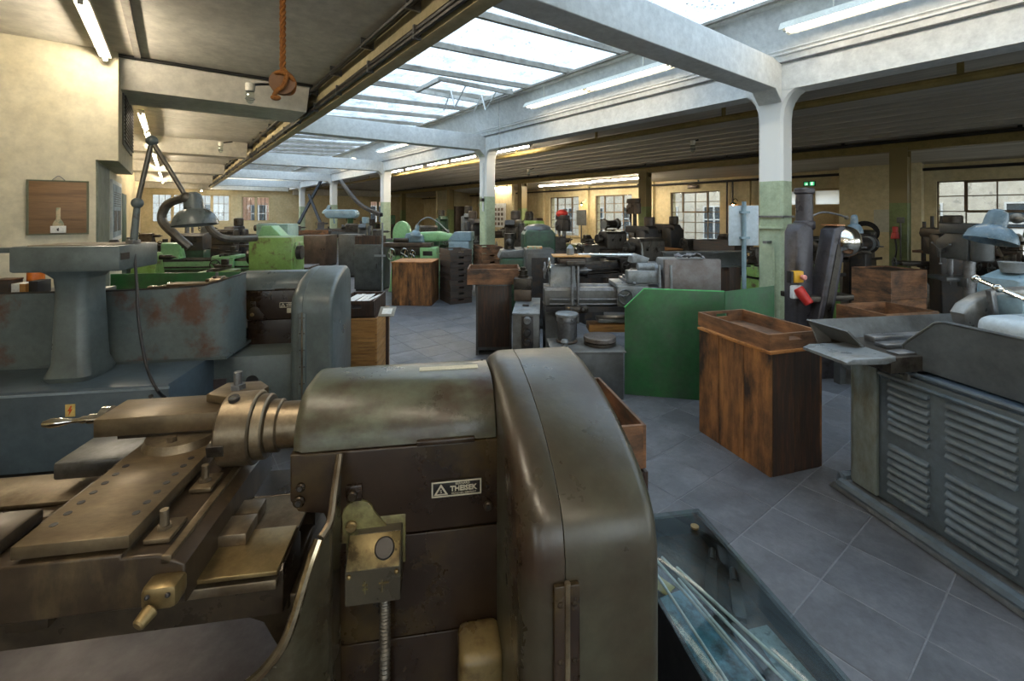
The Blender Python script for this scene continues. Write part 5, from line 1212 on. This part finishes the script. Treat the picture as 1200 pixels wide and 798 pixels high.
MB().tube([(0, -.04, .09), (.03, -.05, .05), (.01, -.05, -.03), (-.03, -.045, -.07), (-.05, -.03, -.10)], .016, 8).tube([(-.06, 0, .05), (0, -.045, .06), (.07, -.02, .02), (.06, .03, -.05), (0, .045, -.06), (-.07, .02, -.02), (-.06, 0, .05)], .016, 8).ball((-.04, -.03, -.115), (.035, .02, .02), 10, 7).build('knot', MATS['hemp_rope'], t)

# poster and green cupboard in the left recess
t = thing('poster_board', 'white framed information poster with two dark photos in the left recess', 'poster', bw(-.672, 8.25, 1.3), BR)
MB().box(-.02, .012, 0, 1.35, 0, .87, bev=.004).build('frame', M_white, t); MB().box(.012, .016, .06, 1.29, .06, .81).build('sheet', mat('poster_blue_grey', '9fb0bb', 'b2c1ca', '8497a3', rough=.5, scale=2), t)
for y in (.12, .70): MB().box(.016, .02, y, y+.42, .14, .44).build('photo', mat('poster_photo', '2f3238', '6b5f55', '8a8d90', rough=.5, scale=9, amt3=.3), t)
for k in range(7): MB().box(.016, .018, .14, 1.2-.1*(k % 3), .50+k*.032, .512+k*.032).build('text_line', M_dark, t)
cabinet('narrow dark green cupboard behind the information poster', bw(-1.02, 10.7), BR, .65, .9, 2.05, M_greend, 1, 'cupboard')

# ---------------- left middle: green lathes
def green_lathe(label, loc, rz, m, m2, sc=1.0):
    t = engine_lathe(label, loc, rz, 1.9*sc, .92, m2, m, M_brown, .40); return t
g1 = at(240, 300, 5.6)
GLa = engine_lathe('yellow-green lathe with dark green tray left of the aisle', (-3.75, 5.75, 0), R(8), 2.0, .93, M_greend, M_greeny, M_cast, .40)
MB().box(.48, .98, -.26, .22, .95, 1.40, bev=.01).build('head_cover', M_greeny, GLa)
MB().cyl((1.0, -.1, 1.2), (1.06, -.1, 1.2), .09, seg=16).build('end_hub', M_dark, GLa)
MB().box(-1.0, .62, -.33, -.30, .62, .99, bev=.004).build('front_guard', M_green, GLa)
GLb = engine_lathe('pale green lathe behind the yellow-green one', (-4.6, 7.3, 0), R(8), 2.0, .98, M_greenl, M_greenl, M_cast, .35)
MB().prism([(.5, 1.2), (1.0, 1.2), (.9, 1.33), (.74, 1.5), (.6, 1.5)], 'y', -.2, .15, .015).build('belt_hood', M_greenl, GLb)
engine_lathe('dark lathe far left under the wide window', (-7.6, 10.6, 0), R(10), 2.1, 1.0, M_dark, M_cast, M_cast, .32)
engine_lathe('dark lathe under the far left windows, beyond the others', (-8.6, 14.2, 0), R(10), 2.2, 1.05, M_dark, M_cabg, M_cast, .34)
cabinet('pale teal steel cabinet behind the green lathes', (-4.45, 8.6, 0), R(4), .56, .5, 1.5, M_teal, 2)
# flexible exhaust hose over the green lathes
hz = MB().tube([at(215, 232, 4.9), at(196, 240, 4.9), at(190, 258, 4.9), at(205, 275, 4.9), at(222, 290, 4.95)], .045, 10, n=8)
tag(hz.build('exhaust_hose', M_hose), 'thick grey flexible hose looping down behind the dome lamp', 'hose')
hz = MB().tube([at(243, 262, 5.0), at(250, 272, 5.0), at(262, 279, 5.05), at(280, 280, 5.2), at(300, 279, 5.4)], .04, 10, n=8)
tag(hz.build('exhaust_hose', M_hose), 'thick grey flexible hose lying on the yellow-green head cover', 'hose')
# dark cabinets down the aisle
def cab_at(label, px0, px1, ybase, ytop, m, rz=0, d=.55, **kw):
    Y = CAM_H*FPX/(ybase-HZ); x0 = (px0-600)/FPX*Y; x1 = (px1-600)/FPX*Y; h = CAM_H-(ytop-HZ)/FPX*Y
    c = Vector(((x0+x1)/2, Y+d/2, 0)); cabinet(label, c, rz, x1-x0, d, h, m, **kw); return c, h
c1, h1 = cab_at('dark grey steel cabinet with a brown box on top, left of the aisle', 416, 448, 342, 287, M_cabg, R(-6))
crate('brown open box on the dark grey cabinet by the aisle', c1+Vector((-.06, .05, h1+.002)), R(-6), .56, .38, .18, M_woodd, slot=False)
cab_at('second dark grey cabinet behind the box-topped one', 397, 420, 325, 275, M_cabg, R(-4))
c3, h3 = cab_at('bronze grey cabinet farther down the aisle, leftmost of the dark ones', 352, 383, 313, 276, M_brcab, R(-4), .8)
crate('small orange-brown box on the bronze grey cabinet', c3+Vector((-.3, .3, h3+.002)), R(-4), .8, .4, .14, M_woodh, slot=False)
t = chest('low wooden plank box beside the yellow-green lathe', (-3.15, 6.6, 0), R(5), .5, .5, .95, 2, 3, M_woodd, M_woodd, lid=False, name='wooden_box')

# green universal grinder behind the orange chest
UG = thing('universal_grinder', 'light green grinding machine with long dark table behind the orange chest', 'grinding machine', (-2.0, 9.95, 0), R(-6)); UG.scale = (.7, .8, 1)
MB().prism([(-.95, 0), (.75, 0), (.8, .08), (.7, .12), (.6, .80), (-.8, .80), (-.9, .12)], 'y', -.3, .45, .02).build('base', M_greenl, UG)
MB().box(-1.05, .45, -.42, -.12, .98, 1.07, bev=.01).build('work_table', M_brcab, UG)
MB().box(-.8, .5, -.38, .3, .80, .97, bev=.02).build('saddle', M_cast, UG)
MB().prism([(-.25, 1.05), (.95, 1.1), (1.0, 1.16), (.95, 1.24), (.5, 1.30), (-.1, 1.28), (-.3, 1.18)], 'y', .0, .42, .05).build('wheel_head', M_greenl, UG)
MB().prism(arc(-.65, 1.25, .28, 0, 180, 10)+[(-.93, 1.1), (-.37, 1.1)], 'y', .0, .2, .02).build('wheel_guard', M_greenl, UG)
MB().prism([(-.5, 1.07), (.15, 1.07), (.1, 1.22), (-.15, 1.30), (-.4, 1.26)], 'y', -.25, -.05, .03).build('work_head', M_bluel, UG)
MB().box(.1, .62, -.42, -.1, .70, .98, bev=.03, seg=3).build('control_box', M_greenl, UG)
MB().box(.2, .5, -.425, -.41, .80, .9, bev=.01).build('control_recess', M_dark, UG)
for x, r in ((-.75, .12), (-.35, .13), (-.1, .09)): MB().wheel((x, -.48, .82), (0, 1, 0), r, .016, 4).cyl((x, -.48, .82), (x, -.3, .82), .03, seg=10).build('handwheel', M_chrome, UG)
MB().cyl((-.3, -.3, 1.12), (-.75, -.3, 1.12), .05, seg=14).build('tailstock', M_cast, UG)
desk_lamp('small pale lamp on a gooseneck over the green grinding machine', [at(525, 272, 9.7), at(515, 262, 9.7), at(503, 255, 9.7), at(494, 258, 9.7), at(489, 264, 9.7)], at(487, 276, 9.7), .11, .22, M_bluel, (.2, 0, 1), .014, smooth=1)
ch_ = cabinet('blue-grey louvred cabinet between the green grinder and the tray stack', (-1.08, 9.62, 0), R(-6), .42, .5, 1.12, M_bluel, 1)
MB().prism([(-.25, 1.12), (.25, 1.12), (.25, 1.3), (-.1, 1.3)], 'y', -.2, .2, .01).build('hood', M_bluel, thing('chute_hood', 'slanted blue-grey sheet hood on the louvred cabinet', 'hood', (-1.08, 9.62, .01), R(-6)))
# machines in the middle distance
cabinet('dark grey cabinet with wire mesh door behind the grey lathe', (.40, 6.85, 0), R(3), .42, .45, 1.17, M_cabg, 1, mesh_door=True)
o = MB().box(-.11, .11, -.06, .06, 0, .035, bev=.003).build('small_carton', mat('carton_colours', 'c8b48a', '5f9c8a', 'c97f4a', rough=.6, scale=9, amt3=.4), None, (.34, 6.8, 1.172)); tag(o, 'small colourful carton lying on the wire mesh cabinet', 'box')
MG = thing('cylindrical_grinder', 'dark green rounded machine behind the wire mesh cabinet', 'grinding machine', (.30, 7.9, 0), R(4))
MB().box(-.5, .3, -.4, .4, 0, .95, bev=.04).build('base', M_greend, MG); MB().prism([(-.12, .9), (.42, .9), (.42, 1.36), (.36, 1.42), (-.06, 1.42), (-.12, 1.34)], 'y', -.3, .3, .04).build('hood', M_greend, MG)
MB().prism([(-.55, .95), (-.12, .95), (-.12, 1.1), (-.5, 1.06)], 'y', -.35, .3, .02).build('apron', M_cabm, MG); MB().ball((.15, 0, 1.42), (.25, .3, .1), 14, 8).build('cloth_cover', M_cabg, MG)
MB().cyl((-.35, 0, 1.08), (-.35, 0, 1.35), .09, seg=16).ball((-.35, -.1, 1.2), .07, 10, 7).build('drive_head', M_cast, MG)
lv2 = MB().box(-.2, .1, -.408, -.40, 0, .012).mesh('louvre', M_greenl)
for k in range(6): inst('louvre', lv2, MG, (0, 0, .6+k*.04))
milling_machine('dark milling machine beside the second column, left of it', (-1.05, 12.5, 0), R(15), 1.55, M_dark, mt=M_brcab)
milling_machine('brown-black milling machine right of the second column', (.05, 10.6, 0), R(-10), 1.55, M_cast, mt=M_brcab)
milling_machine('grey headed milling machine far behind the tray stack', (-1.3, 13.5, 0), R(5), 1.7, M_cabm)
milling_machine('olive green milling machine with curved guard in the middle distance', (.55, 12.4, 0), R(20), 1.5, M_greeny)
RD = drill_press('drill press with a bright red hood before the first far window', (1.45, 12.9, 0), R(200), 1.62, M_dark)
MB().ball((0, -.05, 1.69), (.17, .2, .12), 14, 9).build('red_hood', M_red, RD)
workbench('olive workbench under the far windows', (2.15, 11.7, 0), R(20), 1.5, .7, .92, M_olivem)
bench_vise('bench vise on the olive workbench', (1.9, 11.6, .922), R(20), M_cast, 1.2)
tool_grinder('small double grinder standing on the floor behind the olive workbench', (2.75, 12.6, 0), R(30), 1.4, M_cast)
drill_press('tall dark drilling machine left of the mustard column', (3.55, 13.2, 0), R(190), 2.1, M_brcab, M_cast)
milling_machine('dark machine with a hood before the middle window', (4.3, 12.4, 0), R(200), 1.4, M_dark)
chest('stained plank chest before the middle window', (3.0, 9.0, 0), R(25), .55, .5, 1.0, 3, 3, M_wood, M_woodh, horiz=True)
engine_lathe('dark lathe with slanted tray behind the rusty plate', (4.2, 9.5, 0), R(30), 1.8, .95, M_dark, M_cast, M_cast, .3)
crate('slanting dark trough behind the rusty plate and rag', (4.05, 8.7, .98), R(28), .55, .9, .2, M_woodk, slot=False, tiltx=R(0))
# steel beam on blocks
t = thing('steel_beam', 'short dark steel I-beam on wooden blocks left of the sign board', 'beam', (2.75, 6.1, 0), R(8))
MB().box(-.75, .45, -.09, .09, .98, 1.0).box(-.75, .45, -.09, .09, 1.17, 1.19).box(-.75, .45, -.01, .01, 1.0, 1.17).build('beam', M_cabg, t)
for x in (-.5, .2): MB().box(x-.08, x+.08, -.12, .12, 0, .98, bev=.006).build('timber_block', M_woodd, t)
# right background machines
chest('dark plank box with orange top boards right of the belt grinder', (4.95, 5.95, 0), R(15), .62, .5, .98, 3, 3, M_woodh, M_woodh, horiz=True, lid=False, name='wooden_box')
crate('long shallow wooden tray behind the louvred machine', (3.65, 4.42, .62), R(12), .62, .5, .16, M_woodh, slot=False)
workbench('low bench carrying the long shallow tray', (3.65, 4.42, 0), R(12), .8, .5, .618, M_cabg, name='low_bench')
engine_lathe('olive lathe with green legs behind the belt grinder lamp', (4.5, 7.3, 0), R(18), 1.7, .92, M_greeny, M_cast, M_cast, .34)
engine_lathe('dark lathe before the plain wall bay, right of the grinder', (6.5, 9.0, 0), R(24), 1.9, 1.0, M_brcab, M_dark, M_dark, .36)
milling_machine('black-brown milling machine right of the mustard column', (7.1, 7.4, 0), R(160), 1.45, M_dark, mt=M_cast)
drill_press('drill press with slender spindle before the right window', (5.55, 5.55, 0), R(170), 1.55, M_cabg, M_steelg)
workbench('dark bench beneath the drill at the right window', (6.9, 6.0, 0), R(20), 1.3, .7, .85, M_dark)
milling_machine('dark machine with green head before the right window', (7.9, 6.6, 0), R(150), 1.45, M_green, mt=M_dark)
engine_lathe('dark lathe along the right window behind the dome lamp', (8.3, 5.9, 0), R(36), 1.9, .95, M_dark, M_cast, M_cast, .3)
t = thing('rod_rack', 'rack of upright dark steel bars right of the mustard column', 'rack', (7.75, 8.3, 0), R(30))
MB().box(-.6, .6, -.15, .15, 0, .1).build('base', M_cabg, t); MB().box(-.6, .6, -.12, .12, 1.0, 1.04).build('guide_shelf', M_woodh, t)
for k in range(6): MB().cyl((-.5+k*.2, .05*(k % 2), .1), (-.5+k*.2, .05*(k % 2), 1.45+.1*((k*7) % 3)), .028, seg=8).build('bar', M_dark, t)
tool_grinder('dark wheel grinder with hose before the plain wall bay', (5.7, 7.4, 0), R(25), 1.2, M_dark)
# column fittings at the mustard post
mp = bw(12.35, 2.62)
t = thing('wall_socket', 'grey socket box on the green mustard column', 'socket', bw(12.348, 2.72, 1.5), BR); MB().box(-.07, -.005, -.06, .06, 0, .12, bev=.008).build('case', M_cabm, t); MB().cyl((-.04, 0, 0), (-.04, 0, -.9), .015, seg=8).build('conduit', M_cabm, t)
t = thing('power_plug', 'red industrial plug hanging on the mustard column', 'plug', bw(12.27, 2.80, 1.16), BR)
MB().cyl((0, 0, 0), (0, 0, .14), .075, .06, seg=14, bev=.01).cyl((-.0, 0, .14), (-.0, 0, .26), .05, seg=12, bev=.008).build('body', M_red, t)
tag(MB().tube([bw(12.27, 2.80, 1.16), bw(12.26, 2.78, .9), bw(12.2, 2.82, .5), bw(12.22, 2.78, .1)], .018, 6).build('power_cable', M_rub), 'black cable hanging down from the red plug', 'cable')
cc_ = MB()
for k in range(4): cc_.torus(bw(12.2+.01*k, 3.3, 1.25+.015*k), .19+.015*k, .016, (.8, .6, .1*k), 24, 6)
tag(cc_.build('cable_coil', M_rub), 'coil of black cable hung left of the mustard column', 'cable')
# far left middle clutter and drive belts
for k, (p, q) in enumerate(((at(377, 210, 22), at(350, 262, 20)), (at(362, 228, 21), at(376, 262, 20)), (at(399, 212, 17), at(447, 252, 14.5)))):
    w = (q-p).normalized().cross(Vector((0, 1, 0))).normalized()
    mid = (p+q)/2+Vector((0, 0, -.25 if k == 2 else 0))
    tag(MB().tube([p, mid, q], .075, 4, n=6).build('drive_belt', M_rub), ['dark drive belt slanting down left of the fourth column', 'second drive belt crossing the first near the far wall', 'long dark drive belt slanting down to the third column'][k], 'belt')
milling_machine('small machine with light blue cover down the aisle', (-4.95, 15.2, 0), R(10), 1.35, M_cabg, mt=M_bluel)
MB().prism(arc(.35, 0, .13, -90, 90, 8)+arc(-.35, 0, .13, 90, 270, 8), 'y', -.15, .15, .04).build('cover', M_bluel, thing('pulley_cover', 'light blue rounded pulley cover down the aisle', 'cover', (at(401, 300, 13.5).x, 13.5, 1.68), 0))
desk_lamp('pale blue lamp head before the fourth column', [at(392, 262, 15), at(390, 250, 15), at(387, 243, 15)], at(383, 251, 15), .16, .3, M_bluel, (.3, 0, 1), .02, clamp=False)
milling_machine('dark motor-topped machine left of the bronze cabinet', (-7.5, 12.3, 0), R(15), 1.35, M_dark)
engine_lathe('dark lathe behind the aisle cabinets', (at(375, 280, 17).x, 17.5, 0), R(20), 2.4, 1.0, M_cabg, M_cast, M_cast, .3)
engine_lathe('dark brown lathe left of the third column', (-7.2, 19.6, 0), R(25), 2.4, 1.05, M_brcab, M_dark, M_cast, .4)
engine_lathe('lathe with green headstock far down by the narrow window', (at(428, 262, 24).x, 25, 0), R(30), 2.6, 1.1, M_dark, M_green, M_cast, .5)
cabinet('tall dark brown cupboard against the far partition', bw(13.0, 22.6), BR-PI/2, .9, .6, 2.1, M_brcab, 2, 'cupboard')
# pictures and fittings on the right wall partition
t = thing('photo_panel', 'white panel with rows of small photos behind the second column', 'poster', bw(13.17, 18.9, 1.0), BR)
MB().box(-.03, 0, -.85, .85, 0, 1.2).build('panel', M_white, t); pm = mat('small_photos', '3f3a34', '7a6350', '9aa0a2', rough=.5, scale=5, amt3=.3, vary=.5)
phm = MB().box(-.034, -.03, -.09, .09, 0, .15).mesh('photo', pm)
for i in range(5):
    for j in range(4): inst('photo', phm, t, (0, -.55+i*.28, .1+j*.24))
cabinet('black control cabinet on the wall left of the photo panel', bw(15.15, 20.9), BR-PI/2, .7, .4, 1.9, M_rub, 1)
def wall_lamp(label, a, b, z):
    t = thing('wall_lamp', label, 'lamp', bw(a, b, z), BR)
    MB().tube([(0, 0, .12), (-.15, 0, .2), (-.3, 0, .15), (-.32, 0, .08)], .012, 6).build('arm', M_dark, t)
    MB().revolve([(.03, .08), (.06, .06), (.13, 0), (.12, .0), (.05, .05)], (-.32, 0, 0), seg=18, cap=False).build('shade', M_greend, t)
    MB().ball((-.32, 0, .0), .04, 10, 7).build('bulb', emis('warm_bulb', 'ffb066', 60), t)
wall_lamp('small warm lamp on the wall between the two far windows', 15.48, 14.85, 2.1)
wall_lamp('warm lamp shining on the wall left of the nearest column', 15.48, 7.75, 2.0)
t = thing('panel_stand', 'dark panel on a stand between the two far windows', 'sign', bw(14.9, 14.6), BR); MB().cyl((0, 0, 0), (0, 0, 1.4), .03, seg=8).build('post', M_dark, t); MB().box(-.03, .03, -.28, .28, 1.15, 1.85).build('panel', M_cabg, t); MB().cyl((0, 0, 0), (0, 0, .03), .2).build('foot', M_dark, t)
t = thing('wall_notice', 'pale notice on the plain wall bay behind the lamp', 'notice', bw(15.19, 3.7, 1.2), BR); MB().box(-.01, 0, -.22, .22, 0, .6).build('sheet', M_wtape, t)
for b in (7.3, 7.9, 8.1):
    MB().tube([(15.42, b, 2.85), (15.42, b, 1.0)], .03, 8, smooth=False).build('wall_pipe', M_mustard if b == 7.3 else M_dark, rot=(0, 0, BR))['kind'] = 'structure'
t = thing('junction_box', 'dark junction box on the wall above the middle window', 'box', bw(15.45, 9.4, 2.62), BR); MB().box(-.06, .04, -.2, .2, 0, .13, bev=.01).build('case', M_brcab, t)
# ---------------- more machines standing close behind one another
engine_lathe('black lathe directly behind the grey lathe with the wooden board', (1.75, 7.35, 0), R(20), 1.5, .95, M_dark, M_cast, M_cast, .34)
engine_lathe('brown-black lathe in front of the olive workbench', (1.55, 9.35, 0), R(20), 1.7, .98, M_brcab, M_cast, M_cast, .34)
milling_machine('black milling machine right of the olive workbench', (3.05, 10.45, 0), R(200), 1.4, M_dark, mt=M_brcab)
engine_lathe('dark green lathe behind the green grinding machine', (-3.0, 12.6, 0), R(15), 1.8, 1.0, M_greend, M_cast, M_cast, .36)
milling_machine('dark green milling machine far behind the green grinder', (-2.5, 16.2, 0), R(15), 1.6, M_greend)
engine_lathe('grey-brown lathe far behind the second column', (-.35, 16.6, 0), R(30), 2.2, 1.05, M_brcab, M_cabm, M_cast, .36)
milling_machine('brown machine far behind the olive milling machine', (.65, 14.9, 0), R(25), 1.55, M_brcab)
engine_lathe('black lathe by the window right of the mustard column', (8.75, 8.1, 0), R(36), 1.9, .98, M_dark, M_brcab, M_cast, .34)
milling_machine('dark milling machine at the far right window edge', (9.6, 7.0, 0), R(150), 1.5, M_brcab, mt=M_cast)
engine_lathe('dark lathe far left behind the pale green lathe', (-7.0, 9.0, 0), R(10), 1.7, 1.0, M_greend, M_dark, M_cast, .3)
drill_press('slim dark drill far left before the wide window', (-9.3, 13.0, 0), R(190), 1.75, M_dark)
